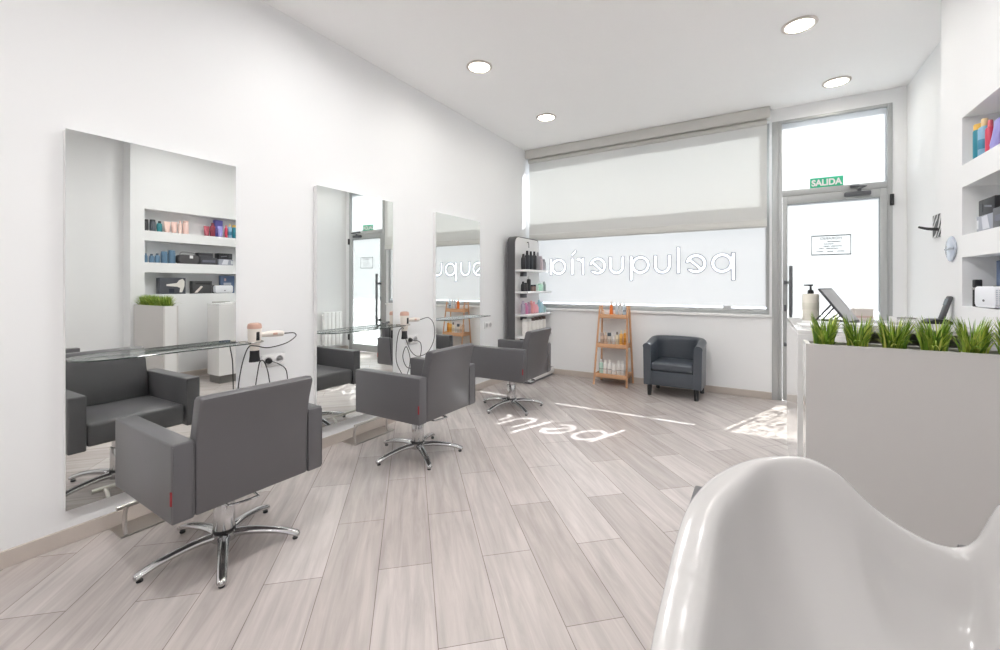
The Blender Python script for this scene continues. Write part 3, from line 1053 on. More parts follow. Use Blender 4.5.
# ------------------------------------------------------------------ bamboo ladder rack with bottles
rk = thing('ladder_shelf', 'bamboo ladder shelf of three tiers standing under the shop window', 'shelf', (1.285, 5.21, 0))
FW = 0.205     # half width at the floor
TIERS = [(0.118, 0.185, 0.02, 0.27), (0.485, 0.175, 0.07, 0.255), (0.852, 0.165, 0.12, 0.25)]   # z of deck, half width, y front, y back
for s in (-1, 1):
    b = MB()
    b.tube([(s * FW, -0.01, 0.0005), (s * 0.174, 0.145, 0.985)], 0.0125, n=4, smooth=1)
    b.build('post', BAMBOO, rk, angle=20)
    b = MB()
    b.tube([(s * FW, 0.295, 0.0005), (s * 0.174, 0.235, 0.985)], 0.0125, n=4, smooth=1)
    b.build('post', BAMBOO, rk, angle=20)
    b = MB()
    b.tube([(s * 0.174, 0.13, 0.955), (s * 0.174, 0.25, 0.955)], 0.009, n=6, smooth=1)
    b.build('side_rail', BAMBOO, rk)
for z, hw, y0, y1 in TIERS:
    b = MB()
    b.box(-hw, hw, y0, y1, z - 0.012, z - 0.001)
    b.box(-hw - 0.004, hw + 0.004, y0 - 0.012, y0 + 0.001, z - 0.026, z + 0.026, bev=0.003)
    b.box(-hw - 0.004, hw + 0.004, y1 - 0.001, y1 + 0.011, z - 0.026, z + 0.026, bev=0.003)
    b.box(-hw - 0.006, -hw + 0.004, y0, y1, z - 0.026, z + 0.03, bev=0.003)
    b.box(hw - 0.004, hw + 0.006, y0, y1, z - 0.026, z + 0.03, bev=0.003)
    b.build('tier', BAMBOO, rk)
def on_rack(tier, dx, dy=0.0):
    z, hw, y0, y1 = TIERS[tier]
    return (1.285 + dx, 5.21 + (y0 + y1) / 2 - 0.02 + dy, z + 0.0002)
G = 'bottles on the top tier of the bamboo shelf'
bottle('product_bottle', 'slim', on_rack(2, -0.138), 0.075, 0.014, (226, 196, 172), (200, 150, 110), 'tiny peach bottle at the left end of the bamboo shelf top tier', 'bottle', G)
bottle('product_jar', 'jar', on_rack(2, -0.090), 0.052, 0.026, (240, 238, 236), (236, 232, 228), 'small white jar left of the orange bottle on the bamboo shelf', 'jar', G)
bottle('spray_bottle', 'spray', on_rack(2, -0.033), 0.19, 0.021, (236, 124, 44), (206, 196, 186), 'bright orange spray bottle on the top tier of the bamboo shelf', 'bottle', G)
bottle('product_bottle', 'slim', on_rack(2, 0.035), 0.165, 0.019, (206, 214, 220), (222, 226, 230), 'pale blue-grey bottle right beside the orange bottle on the bamboo shelf', 'bottle', G)
bottle('product_bottle', 'slim', on_rack(2, 0.079), 0.165, 0.019, (214, 214, 212), (214, 200, 186), 'pale grey bottle third from the orange one, middle of the top tier', 'bottle', G)
bottle('product_bottle', 'slim', on_rack(2, 0.131), 0.165, 0.020, (190, 206, 218), (224, 228, 232), 'light blue bottle with a dark label at the right end of the top tier', 'bottle', G, band=(0.40, 0.47, (70, 76, 90)))
G = 'bottles on the middle tier of the bamboo shelf'
mid = [(-0.146, 'jar', 0.12, 0.022, (214, 190, 172), (190, 168, 156), 'beige jar at the left end of the bamboo shelf middle tier'),
       (-0.100, 'slim', 0.13, 0.020, (226, 202, 184), (230, 214, 198), 'peach bottle second from the left on the bamboo shelf middle tier'),
       (-0.052, 'jar', 0.125, 0.023, (222, 214, 204), (74, 84, 94), 'pale jar with dark blue lid on the bamboo shelf middle tier'),
       (-0.002, 'slim', 0.13, 0.020, (228, 226, 224), (236, 234, 232), 'white bottle in the centre of the bamboo shelf middle tier'),
       (0.048, 'slim', 0.14, 0.021, (236, 226, 204), (96, 88, 80), 'cream bottle with brown cap on the bamboo shelf middle tier'),
       (0.097, 'slim', 0.155, 0.022, (230, 180, 96), (240, 226, 196), 'amber bottle second from the right on the bamboo shelf middle tier'),
       (0.146, 'slim', 0.165, 0.021, (226, 160, 66), (236, 220, 190), 'deep amber bottle at the right end of the bamboo shelf middle tier')]
for dx, k, h_, r_, c1, c2, lb in mid:
    bottle('product_' + ('jar' if k == 'jar' else 'bottle'), k, on_rack(1, dx), h_ * 1.25, r_, c1, c2, lb, 'jar' if k == 'jar' else 'bottle', G, band=(0.25, 0.5, tuple(max(0, v - 26) for v in c1)))
G = 'white bottles on the bottom tier of the bamboo shelf'
for k, dx in enumerate((-0.146, -0.092, -0.036, 0.020, 0.076, 0.130)):
    col = (196, 226, 214) if k == 0 else (238, 238, 236)
    lb = 'pale mint bottle at the left end of the bamboo shelf bottom tier' if k == 0 else 'white bottle, %s from the left on the bamboo shelf bottom tier' % ORD[k]
    bottle('shampoo_bottle', 'jar' if k == 3 else 'slim', on_rack(0, dx, -0.02), 0.185 if k != 3 else 0.15, 0.0255, col, (240, 240, 238), lb if k != 3 else 'white straight bottle with tan lid, fourth on the bamboo shelf bottom tier', 'bottle', G, band=(0.36, 0.385, (96, 100, 106)))
bottle('product_jar', 'jar', on_rack(0, 0.150, 0.065), 0.075, 0.023, (240, 226, 216), (240, 236, 232), 'small pink-white jar at the right end of the bamboo shelf bottom tier', 'jar', G)

# ------------------------------------------------------------------ product display stand in the corner
dsx, dsy = 0.0, 5.125
ds = thing('display_stand', 'tall dark-backed product display stand with white shelves in the window corner', 'display stand', (0.072, dsy, 0))
HWD = 0.355
b = MB()
b.prism(rrect(-HWD, HWD, 0.012, 1.88, 0.10, 8, (0, 0, 1, 1)), lambda u, v, wv: (wv, u, v), 0.0, 0.11)
b.build('back_panel', mat('charcoal_stand_panel', (82, 82, 84), rough=0.5, var=0.03), ds)
b = MB()
b.prism(rrect(-HWD + 0.012, HWD - 0.012, 0.10, 1.868, 0.09, 8, (0, 0, 1, 1)), lambda u, v, wv: (wv, u, v), 0.1105, 0.116)
b.build('front_panel', mat('white_stand_front', (232, 231, 230), rough=0.3, var=0.02), ds)
SH = [0.592, 0.874, 1.166, 1.446]
for z in SH:
    b = MB()
    b.box(0.116, 0.30, -HWD + 0.005, HWD + 0.005, z - 0.028, z, bev=0.003)
    sh = b.build('shelf', LACQ, ds)
    MB().box(0.1165, 0.165, -0.22, -0.12, z - 0.085, z - 0.0285, bev=0.004).build('bracket', DARKM, sh)
b = MB()
b.box(-0.02, 0.345, -HWD - 0.01, HWD + 0.01, 0.03, 0.115, bev=0.006)
b.build('base', LACQ, ds)
MB().box(0.0, 0.33, -HWD + 0.02, HWD - 0.02, 0.0005, 0.03).build('plinth', DARKM, ds)
b = MB()
b.cyl((0.116, -0.02, 1.82), (0.135, -0.02, 1.82), 0.006, n=12)
b.tube([(0.135, -0.02, 1.82), (0.142, -0.02, 1.785), (0.142, -0.02, 1.745)], 0.004, n=8, smooth=1)
b.build('hook', BLACKP, ds)
def on_stand(shelf, y, dx=0.2):
    return (0.072 + dx + 0.008, 4.77 + (y - 4.53) * 1.03, SH[shelf] + 0.0003)
BK = (44, 44, 48)
top = [(4.585, BK, BK, 0.20), (4.685, (52, 54, 60), BK, 0.245), (4.785, (46, 52, 58), BK, 0.245), (4.885, BK, BK, 0.25), (4.985, (150, 148, 152), (140, 138, 142), 0.245), (5.08, (196, 180, 186), (184, 170, 176), 0.20), (5.17, (160, 158, 164), (150, 150, 154), 0.16)]
for k, (y, c1, c2, h_) in enumerate(top):
    nm = ['short black', 'tall black', 'tall blue-black', 'tallest black', 'tall grey', 'mauve', 'short grey'][k]
    bottle('styling_bottle', 'slim', on_stand(3, y), h_, 0.031, c1, c2, '%s bottle, %s from the left on the display stand top shelf' % (nm, ORD[k]), 'bottle', 'bottles on the display stand top shelf')
sec = [(4.575, 'slim', BK, BK, 0.125, 'short black bottle'), (4.650, 'can', (60, 58, 60), BK, 0.11, 'black can'), (4.730, 'slim', (40, 40, 44), (230, 230, 230), 0.20, 'tall black bottle with white cap'),
       (4.805, 'jar', (120, 96, 88), (52, 50, 52), 0.085, 'brown jar with black lid'), (4.880, 'jar', (130, 104, 96), (44, 44, 48), 0.085, 'brown jar with dark lid'), (4.955, 'slim', (206, 226, 216), (214, 232, 224), 0.10, 'pale green bottle'),
       (5.030, 'slim', (168, 214, 190), (220, 230, 224), 0.12, 'mint green bottle'), (5.10, 'slim', (190, 222, 206), (222, 232, 228), 0.115, 'light mint bottle'), (5.175, 'slim', (150, 164, 160), (160, 170, 168), 0.13, 'grey-green bottle')]
for k, (y, kd, c1, c2, h_, nm) in enumerate(sec):
    bottle('styling_bottle' if kd != 'jar' else 'styling_jar', kd, on_stand(2, y), h_, 0.027, c1, c2, '%s, %s from the left on the display stand second shelf' % (nm, ORD[k]), 'bottle' if kd != 'jar' else 'jar', 'products on the display stand second shelf')
trd = [(4.575, (170, 160, 176), 0.17, 'lilac-grey'), (4.650, (206, 128, 170), 0.14, 'magenta'), (4.725, (176, 142, 166), 0.15, 'mauve'), (4.80, (232, 160, 158), 0.165, 'salmon'), (4.875, (240, 172, 184), 0.15, 'pink'),
       (4.95, (244, 186, 196), 0.11, 'light pink'), (5.025, (160, 202, 214), 0.17, 'light blue'), (5.10, (182, 212, 220), 0.14, 'pale blue'), (5.175, (150, 178, 176), 0.075, 'sea-green')]
for k, (y, c1, h_, nm) in enumerate(trd):
    bottle('shampoo_bottle', 'slim' if k != 8 else 'jar', on_stand(1, y), h_, 0.030, c1, tuple(min(255, v + 12) for v in c1), '%s bottle, %s from the left on the display stand third shelf' % (nm, ORD[k]), 'bottle', 'coloured bottles on the display stand third shelf')
for k in range(6):
    bottle('shampoo_bottle', 'can', on_stand(0, 4.60 + 0.105 * k, 0.215), 0.222, 0.036, (236, 234, 230), (110, 92, 84) if k > 1 else (226, 226, 224), ('cream bottle with brown cap, %s from the left on the display stand lowest shelf' if k > 1 else 'all-white bottle, %s from the left on the display stand lowest shelf') % ORD[k], 'bottle', 'bottles on the display stand lowest shelf')

# ------------------------------------------------------------------ products in the wall niches (right wall)
NXC = XN + 0.085
def nz(i):
    return NZ[i][0] + 0.0005
G = 'products in the top wall niche'
n1 = [(2.333, 'can', 0.15, 0.019, (74, 74, 78), (60, 60, 62), 'dark grey can at the near end of the top wall niche'),
      (2.398, 'can', 0.155, 0.031, (84, 90, 98), (66, 66, 70), 'wide charcoal can second in the top wall niche'),
      (2.472, 'slim', 0.145, 0.031, (60, 140, 148), (40, 44, 50), 'teal bottle with black cap in the top wall niche'),
      (2.555, 'tube', 0.15, 0.036, (240, 208, 196), (236, 200, 188), 'blush pink tube right beside the teal bottle in the top niche'),
      (2.636, 'tube', 0.155, 0.033, (238, 204, 194), (236, 198, 188), 'second blush pink tube from the teal bottle in the top niche'),
      (2.704, 'slim', 0.18, 0.023, (244, 216, 206), (240, 206, 196), 'slim pale pink bottle in the top wall niche'),
      (2.772, 'can', 0.185, 0.034, (242, 210, 202), (240, 206, 198), 'wide pale pink can at the end of the pink row'),
      (3.030, 'tube', 0.145, 0.036, (178, 84, 100), (160, 70, 86), 'maroon tube in the top wall niche'),
      (3.108, 'slim', 0.200, 0.034, (142, 60, 76), (130, 54, 70), 'tall dark maroon bottle in the top wall niche'),
      (3.190, 'tube', 0.16, 0.035, (160, 156, 220), (174, 170, 226), 'lilac tube in front of a purple box in the top niche')]
for y, k, h_, r_, c1, c2, lb in n1:
    x = NXC if 'lilac' not in lb else XN + 0.04
    bottle('product_tube' if k == 'tube' else 'product_bottle', k, (x, y, nz(2)), h_, r_, c1, c2, lb, 'tube' if k == 'tube' else 'bottle', G)
bottle('product_bottle', 'can', (XN + 0.035, 3.378, nz(2)), 0.195, 0.0265, (34, 132, 152), (238, 190, 92), 'teal can with yellow cap at the far end of the top niche', 'bottle', G)
bottle('product_bottle', 'slim', (XN + 0.035, 3.318, nz(2)), 0.205, 0.0255, (140, 186, 214), (244, 214, 160), 'light blue bottle with cream cap beside the teal can', 'bottle', G, band=(0.2, 0.45, (70, 140, 170)))
bottle('product_bottle', 'slim', (XN + 0.04, 3.268, nz(2)), 0.18, 0.019, (214, 70, 96), (226, 110, 122), 'slim red bottle between the light blue bottle and the purple box', 'bottle', G)
def carton(name, loc, size, col, label, cat, group, front=None, lid=None, bev=0.004):
    """box standing in a niche; the front face looks along -x"""
    t = thing(name, label, cat, loc, 0, group)
    sx, sy, sz = size
    MB().box(-sx / 2, sx / 2, -sy / 2, sy / 2, 0, sz, bev=bev).build('carton', mat('printed_carton', col, rough=0.45, var=0.04), t)
    if front:
        for nm, pts, c, th in front:
            MB().prism([(a * sy / 2, b_ * sz) for a, b_ in pts], lambda u, v, wv: (wv, u, v), -sx / 2 - th, -sx / 2 - 0.0004).build(nm, mat('carton_print', c, rough=0.5, var=0.03), t)
    return t
carton('product_box', (XN + 0.125, 3.195, nz(2)), (0.08, 0.10, 0.25), (112, 108, 186), 'tall purple carton behind the lilac tube in the top niche', 'box', G,
       front=[('pale_panel', [(-0.8, 0.25), (0.8, 0.25), (0.8, 0.5), (-0.8, 0.5)], (150, 146, 212), 0.0012)])

G = 'products in the middle wall niche'
n2 = [(2.327, 0.12, 0.017, 'slim', 'slim small blue bottle at the end of the middle niche'), (2.387, 0.115, 0.026, 'slim', 'small blue bottle with dark cap, second in the middle niche'), (2.448, 0.125, 0.029, 'slim', 'steel blue bottle, third in the middle niche'),
      (2.524, 0.155, 0.038, 'can', 'wide steel blue can, fourth in the middle niche'), (2.610, 0.175, 0.040, 'can', 'tall wide blue can next to the grey bag')]
for k, (y, h_, r_, kd, lb) in enumerate(n2):
    bottle('product_bottle', kd, (NXC, y, nz(1)), h_, r_, (104, 136, 162), (60, 72, 88) if k in (1, 2) else (110, 140, 166), lb, 'bottle', G)
bag = thing('tool_bag', 'dark grey zipped bag with a top handle in the middle wall niche', 'bag', (NXC, 2.790, nz(1)), 0, G)
b = MB()
b.prism(rrect(-0.125, 0.125, 0, 0.125, 0.05, 8, (1, 1, 1, 1)), lambda u, v, wv: (wv, u, v), -0.07, 0.07, bev=0.015, seg=3)
b.build('body', mat('grey_bag_fabric', (86, 84, 86), rough=0.8, bump=0.2, bscale=300, var=0.06), bag, angle=60)
b = MB()
b.tube([(0, -0.09, 0.11), (0, -0.08, 0.15), (0, -0.04, 0.162), (0, 0.05, 0.158), (0, 0.09, 0.145), (0, 0.1, 0.11)], 0.006)
b.build('handle', mat('pale_grey_strap', (150, 148, 150), rough=0.7), bag)
b = MB()
b.box(-0.074, -0.070, 0.0, 0.04, 0.075, 0.115, bev=0.001, seg=1)
b.build('tag', WHITEP, bag)
DK = (62, 62, 66)
carton('tool_box', (XN + 0.125, 3.015, nz(1)), (0.11, 0.19, 0.165), DK, 'dark tool carton behind a lower dark one in the middle niche', 'box', G, front=[('grey_band', [(-0.9, 0.68), (0.9, 0.68), (0.9, 0.78), (-0.9, 0.78)], (92, 92, 98), 0.0012)])
carton('tool_box', (XN + 0.03, 3.025, nz(1)), (0.05, 0.22, 0.10), (76, 76, 82), 'low dark carton with pale tool picture at the niche front edge', 'box', G, front=[('picture', [(-0.75, 0.3), (0.75, 0.3), (0.75, 0.62), (-0.75, 0.62)], (108, 110, 124), 0.0012)])
carton('tool_box', (XN + 0.075, 3.255, nz(1)), (0.12, 0.20, 0.085), (160, 164, 176), 'low pale grey carton beneath a black one at the far end of the middle niche', 'box', G,
       front=[('label_square', [(0.72, 0.2), (0.92, 0.2), (0.92, 0.75), (0.72, 0.75)], (226, 228, 232), 0.0012), ('white_picture', [(-0.6, 0.1), (0.2, 0.1), (0.35, 0.9), (-0.3, 0.95)], (214, 216, 224), 0.0012)])
carton('tool_box', (XN + 0.080, 3.253, nz(1) + 0.0855), (0.12, 0.185, 0.085), (42, 42, 46), 'black appliance carton on top of the low pale grey carton', 'box', G,
       front=[('silver_picture', [(-0.7, 0.35), (0.2, 0.5), (0.2, 0.62), (-0.7, 0.47)], (120, 122, 130), 0.0012), ('round_picture', [(0.45, 0.2), (0.9, 0.25), (0.9, 0.8), (0.45, 0.75)], (74, 76, 80), 0.0012)])

G = 'products in the lowest wall niche'
def dryer_print():
    return [('dryer_picture', [(0.9, 0.8), (0.75, 0.95), (0.45, 0.85), (0.3, 0.68), (-0.5, 0.6), (-0.5, 0.5), (0.3, 0.45), (0.55, 0.38), (0.5, 0.1), (0.72, 0.1), (0.9, 0.5)], (232, 228, 222), 0.0014),
            ('dark_panel', [(-0.3, 0.08), (0.1, 0.08), (0.1, 0.32), (-0.3, 0.32)], (40, 44, 62), 0.0012)]
carton('appliance_box', (XN + 0.09, 2.604, nz(0)), (0.11, 0.295, 0.215), (80, 82, 90), 'dark carton with a white hair dryer picture in the lowest niche', 'box', G, front=dryer_print())
carton('appliance_box', (XN + 0.12, 2.975, nz(0)), (0.08, 0.25, 0.175), (78, 78, 80), 'dark carton with a pale straightener picture in the lowest niche', 'box', G,
       front=[('tool_picture', [(-0.8, 0.08), (-0.5, 0.08), (0.05, 0.55), (-0.15, 0.62)], (222, 212, 206), 0.0014), ('dark_picture', [(-0.7, 0.75), (0.8, 0.72), (0.8, 0.82), (-0.7, 0.86)], (44, 44, 46), 0.0014)])  # pale tool shape with a dark printed strip above it
carton('appliance_box', (XN + 0.14, 3.325, nz(0)), (0.06, 0.19, 0.255), (104, 124, 158), 'blue-grey appliance carton behind the white perforated appliance', 'box', G,
       front=[('pale_window', [(-0.6, 0.1), (0.5, 0.1), (0.5, 0.6), (-0.6, 0.6)], (186, 192, 206), 0.0012), ('pink_mark', [(-0.5, 0.7), (-0.25, 0.7), (-0.25, 0.85), (-0.5, 0.85)], (226, 190, 184), 0.0012)])
st = thing('sterilizer', 'white rounded perforated appliance with black back in the lowest wall niche', 'appliance', (XN + 0.075, 3.205, nz(0)), 0, None)
b = MB()
b.prism(rrect(-0.095, 0.144, 0.004, 0.114, 0.024, 6), lambda u, v, wv: (wv, u, v), -0.07, 0.0, bev=0.006, seg=2)
b.build('front_cover', screen_towel_material(), st)
b = MB()
b.box(0.0005, 0.025, -0.097, 0.152, 0.0, 0.118, bev=0.006)
b.build('back_case', BLACKP, st)
MB().lathe([(0.012, 0), (0.012, 0.001), (0, 0.0012)], (-0.0705, 0.03, 0.04), n=18, sx=0.5, axis=(-1, 0, 0)).build('badge', DARKM, st)
cp = thing('spray_can', 'short black clipper stand at the far end of the lowest niche', 'clipper', (XN + 0.045, 3.445, nz(0)), 0, None)
MB().lathe([(0.017, 0), (0.018, 0.004), (0.017, 0.105), (0.0, 0.106)], n=18).build('stand', BLACKP, cp)
MB().box(-0.016, 0.016, -0.020, 0.014, 0.1065, 0.152, bev=0.005).build('head', BLACKP, cp)
MB().lathe([(0.0175, 0.095), (0.020, 0.097), (0.020, 0.104), (0.0175, 0.106)], n=18).build('ring', STEEL, cp)
cp.name = 'clipper_stand'

# ------------------------------------------------------------------ wall hook and round glass gauge on the right wall
hk = thing('wall_hook', 'zebra striped square wall hook with a black rod near the door', 'hook', (XR, 4.66, 1.715), 0)
MB().box(-0.016, -0.001, -0.095, 0.095, -0.09, 0.09, bev=0.003).build('plate', zebra_material(), hk)
b = MB()
b.tube([(-0.016, -0.03, -0.03), (-0.07, -0.01, -0.022), (-0.12, 0.01, -0.002)], [0.013, 0.011, 0.008], n=10, smooth=3)
b.build('rod', BLACKP, hk)
gd = thing('wall_disc', 'round silver glass disc with a dark middle line on the wall', 'wall ornament', (XN, 3.64, 1.468), 0)
b = MB()
b.lathe([(0.074, 0.001), (0.078, 0.004), (0.076, 0.010), (0.069, 0.013), (0.0, 0.015)], n=40, axis=(-1, 0, 0))
b.build('disc', mat('silver_blue_glass', (186, 193, 206), rough=0.15, metal=0.35, var=0.08, vscale=18), gd)
MB().box(-0.0175, -0.0145, -0.072, 0.072, -0.004, 0.004, bev=0.001, seg=1).build('middle_band', mat('grey_band', (138, 144, 156), rough=0.3), gd)

# radiator on the right wall between the desk and the door (seen in the middle mirror)
rd = thing('radiator', 'white sectional radiator on the wall beside the entrance door', 'radiator', (XR, 4.97, 0.125), 0)
for k in range(5):
    b = MB()
    y = 0.042 + 0.082 * k
    b.box(-0.095, -0.025, y - 0.037, y + 0.037, 0.0, 0.62, bev=0.012, seg=3)
    b.box(-0.0975, -0.095, y - 0.024, y + 0.024, 0.535, 0.575)
    b.build('section', WHITEP, rd)
b = MB()
for z in (0.05, 0.57):
    b.cyl((-0.06, -0.03, z), (-0.06, 0.42, z), 0.014)
b.box(-0.06, -0.001, 0.12, 0.15, 0.5, 0.52)
b.box(-0.06, -0.001, 0.28, 0.31, 0.5, 0.52)
b.build('header_pipe', WHITEP, rd)

# ------------------------------------------------------------------ reception desk
dk = thing('reception_desk', 'white gloss L-shaped reception desk behind the planter, grey inner top', 'desk', (3.03, 2.757, 0))
DZ = 1.012
MB().box(0.02, 0.275, 0.02, 0.92, 0.0005, 0.10).build('plinth', PLINTHM, dk)
MB().box(0.0, 0.29, 0.0, 0.995, 0.10, DZ - 0.022, bev=0.002, seg=1).build('front_body', LACQ, dk)
MB().box(0.0, 0.295, 0.0, 0.30, DZ - 0.0215, DZ, bev=0.002, seg=1).build('counter_top', LACQ, dk)
b = MB()
b.box(0.0, 0.826, 0.3005, 1.0, DZ - 0.0215, DZ, bev=0.002, seg=1)
b.build('work_top', GREYTOP, dk)
b = MB()
b.box(0.2905, 0.81, 0.95, 0.985, 0.0005, DZ - 0.022)
b.box(0.785, 0.81, 0.40, 0.95, 0.0005, DZ - 0.022)
b.build('back_board', MATTEWH, dk)
b = MB()
b.box(0.36, 0.77, 0.45, 0.93, 0.25, 0.90, bev=0.003)
dr = b.build('drawer_unit', MATTEWH, dk)
for k in range(3):
    MB().box(0.37, 0.76, 0.432, 0.449, 0.262 + 0.212 * k, 0.262 + 0.212 * k + 0.20, bev=0.002).build('drawer_front', WHITEP, dr)

# things on the desk
sp = thing('soap_dispenser', 'cream cylindrical pump dispenser on the reception desk', 'dispenser', (3.150, 3.50, DZ + 0.0005))
b = MB()
b.lathe([(0.044, 0.0), (0.046, 0.004), (0.046, 0.168), (0.042, 0.176), (0.018, 0.178), (0.0, 0.178)], n=28)
bd = b.build('bottle', mat('cream_dispenser', (232, 228, 216), rough=0.4, var=0.02), sp)
MB().lathe([(0.0462, 0.075), (0.0466, 0.076), (0.0466, 0.118), (0.0462, 0.119)], n=28).build('pale_label', mat('pale_dispenser_label', (222, 220, 206), rough=0.5), bd)
b = MB()
b.lathe([(0.017, 0.178), (0.018, 0.182), (0.016, 0.20), (0.006, 0.206), (0.005, 0.228), (0.013, 0.23), (0.013, 0.24), (0.0, 0.241)], n=18)
b.box(-0.042, 0.012, -0.006, 0.006, 0.231, 0.2395, bev=0.002, seg=1, rot=Matrix.Rotation(math.radians(30), 3, 'Z'), piv=(0, 0, 0.235))
b.build('pump_head', BLACKP, sp)

tb = thing('tablet_on_stand', 'slanted grey tablet propped on a black wire stand on the desk', 'tablet', (3.285, 3.40, DZ + 0.0005), math.radians(-20))
# local: panel runs along y, leaning towards -x at the top
ROT = Matrix.Rotation(math.radians(-35), 3, 'Y')
PV = Vector((0.075, 0, 0.012))
b = MB(); b.box(0.064, 0.075, -0.135, 0.135, 0.005, 0.262, bev=0.004, rot=ROT, piv=PV)
pn = b.build('housing', mat('dark_tablet_case', (58, 58, 62), rough=0.4), tb)
b = MB(); b.box(0.0755, 0.0765, -0.122, 0.122, 0.018, 0.25, rot=ROT, piv=PV)
b.build('screen', mat('grey_screen', (186, 187, 189), rough=0.45, spec=0.4), pn)
for s in (-1, 1):
    b = MB()
    b.tube([(-0.01, 0.07 * s, 0.13), (-0.105, 0.075 * s, 0.005)], 0.0045, n=6, smooth=1)
    b.tube([(0.03, 0.07 * s, 0.075), (-0.045, 0.075 * s, 0.005)], 0.0045, n=6, smooth=1)
    b.tube([(-0.105, 0.075 * s, 0.005), (0.075, 0.075 * s, 0.005)], 0.0045, n=6, smooth=1)
    b.build('wire_leg', BLACKP, tb)

bx = thing('card_box', 'small cream and pink card box behind the tablet on the desk', 'box', (3.445, 3.70, DZ + 0.0005), math.radians(10))
MB().box(-0.05, 0.05, -0.035, 0.035, 0, 0.078, bev=0.002, seg=1).build('carton', mat('cream_card', (224, 216, 210), rough=0.6, var=0.02), bx)
MB().box(-0.0505, 0.0505, -0.0355, 0.0355, 0.018, 0.032).build('pink_stripe', mat('pink_card_stripe', (214, 190, 184), rough=0.6), bx)
for k, (x, y, a, lab) in enumerate(((3.155, 3.02, 4, 'white brochure lying at the front end of the desk'), (3.185, 3.235, -6, 'white brochure lying before the soap dispenser on the desk'), (3.42, 3.20, 14, 'white brochure lying on the grey desk top below the tablet'))):
    t = thing('brochure', lab, 'brochure', (x, y, DZ + 0.0005), math.radians(a), 'brochures on the reception desk')
    MB().box(-0.10, 0.10, -0.085, 0.085, 0, 0.010, bev=0.002, seg=1).build('pages', mat('brochure_paper', (232, 232, 232), rough=0.6, var=0.02), t)
    MB().box(-0.101, 0.101, -0.086, 0.086, 0.0102, 0.0114).build('cover', mat('brochure_cover', (240, 240, 241), rough=0.35, var=0.02), t)

ph = thing('desk_phone', 'black cordless phone upright in its charging base on the desk', 'phone', (3.785, 3.62, DZ + 0.0005), math.radians(8))
b = MB()
b.prism([(-0.06, 0), (0.058, 0), (0.058, 0.014), (0.03, 0.03), (-0.03, 0.028), (-0.06, 0.012)], lambda u, v, wv: (u, wv, v), -0.05, 0.05, bev=0.006)
b.build('base', BLACKP, ph)
ROT = Matrix.Rotation(math.radians(16), 3, 'Y')
b = MB(); b.box(0.010, 0.030, -0.024, 0.024, 0.024, 0.175, bev=0.010, seg=3, rot=ROT, piv=(0.02, 0, 0.02))
hs = b.build('handset', mat('dark_phone_shell', (70, 70, 74), rough=0.4, var=0.04), ph)
b = MB(); b.box(0.0085, 0.0105, -0.017, 0.017, 0.115, 0.155, rot=ROT, piv=(0.02, 0, 0.02))
b.build('display', mat('phone_display', (120, 128, 134), rough=0.2), hs)
tr = thing('pen_tray', 'white and silver tray with pens beside the phone on the desk', 'tray', (3.645, 3.64, DZ + 0.0005), math.radians(8))
b = MB()
b.box(-0.06, 0.06, -0.05, 0.05, 0, 0.008, bev=0.002, seg=1)
b.box(-0.06, -0.055, -0.05, 0.05, 0.008, 0.034); b.box(0.055, 0.06, -0.05, 0.05, 0.008, 0.034)
b.box(-0.055, 0.055, 0.045, 0.05, 0.008, 0.034)
b.build('tray', WHITEP, tr)
for k in range(3):
    MB().cyl((-0.045, -0.03 + 0.02 * k, 0.026), (0.045, -0.028 + 0.022 * k, 0.026), 0.005, n=8).build('pen', DARKM if k else STEEL, tr)

# ------------------------------------------------------------------ planter with grass tufts
PX0, PX1, PY0, PY1, PZ = 3.022, XN - 0.016, 2.169, 2.315, 1.006
pl = thing('planter_box', 'tall white planter box screening the reception desk, filled with grass tufts', 'planter', (PX0, PY0, 0))
b = MB()
W_, D_ = PX1 - PX0, PY1 - PY0
b.box(0.0, W_, 0.0, 0.016, 0.0005, PZ)
b.box(0.0, W_, D_ - 0.016, D_, 0.0005, PZ)
b.box(W_ - 0.016, W_, 0.016, D_ - 0.016, 0.0005, PZ)
b.build('front_and_back_boards', MATTEWH, pl).name = 'side_panel'
MB().box(0.0, 0.016, 0.016, D_ - 0.016, 0.0005, PZ).build('end_panel', LACQ, pl)
MB().box(0.016, W_ - 0.016, 0.016, D_ - 0.016, PZ - 0.05, PZ - 0.03).build('soil', mat('dark_soil', (60, 50, 40), rough=0.9, bump=0.5, bscale=80, var=0.2), pl)

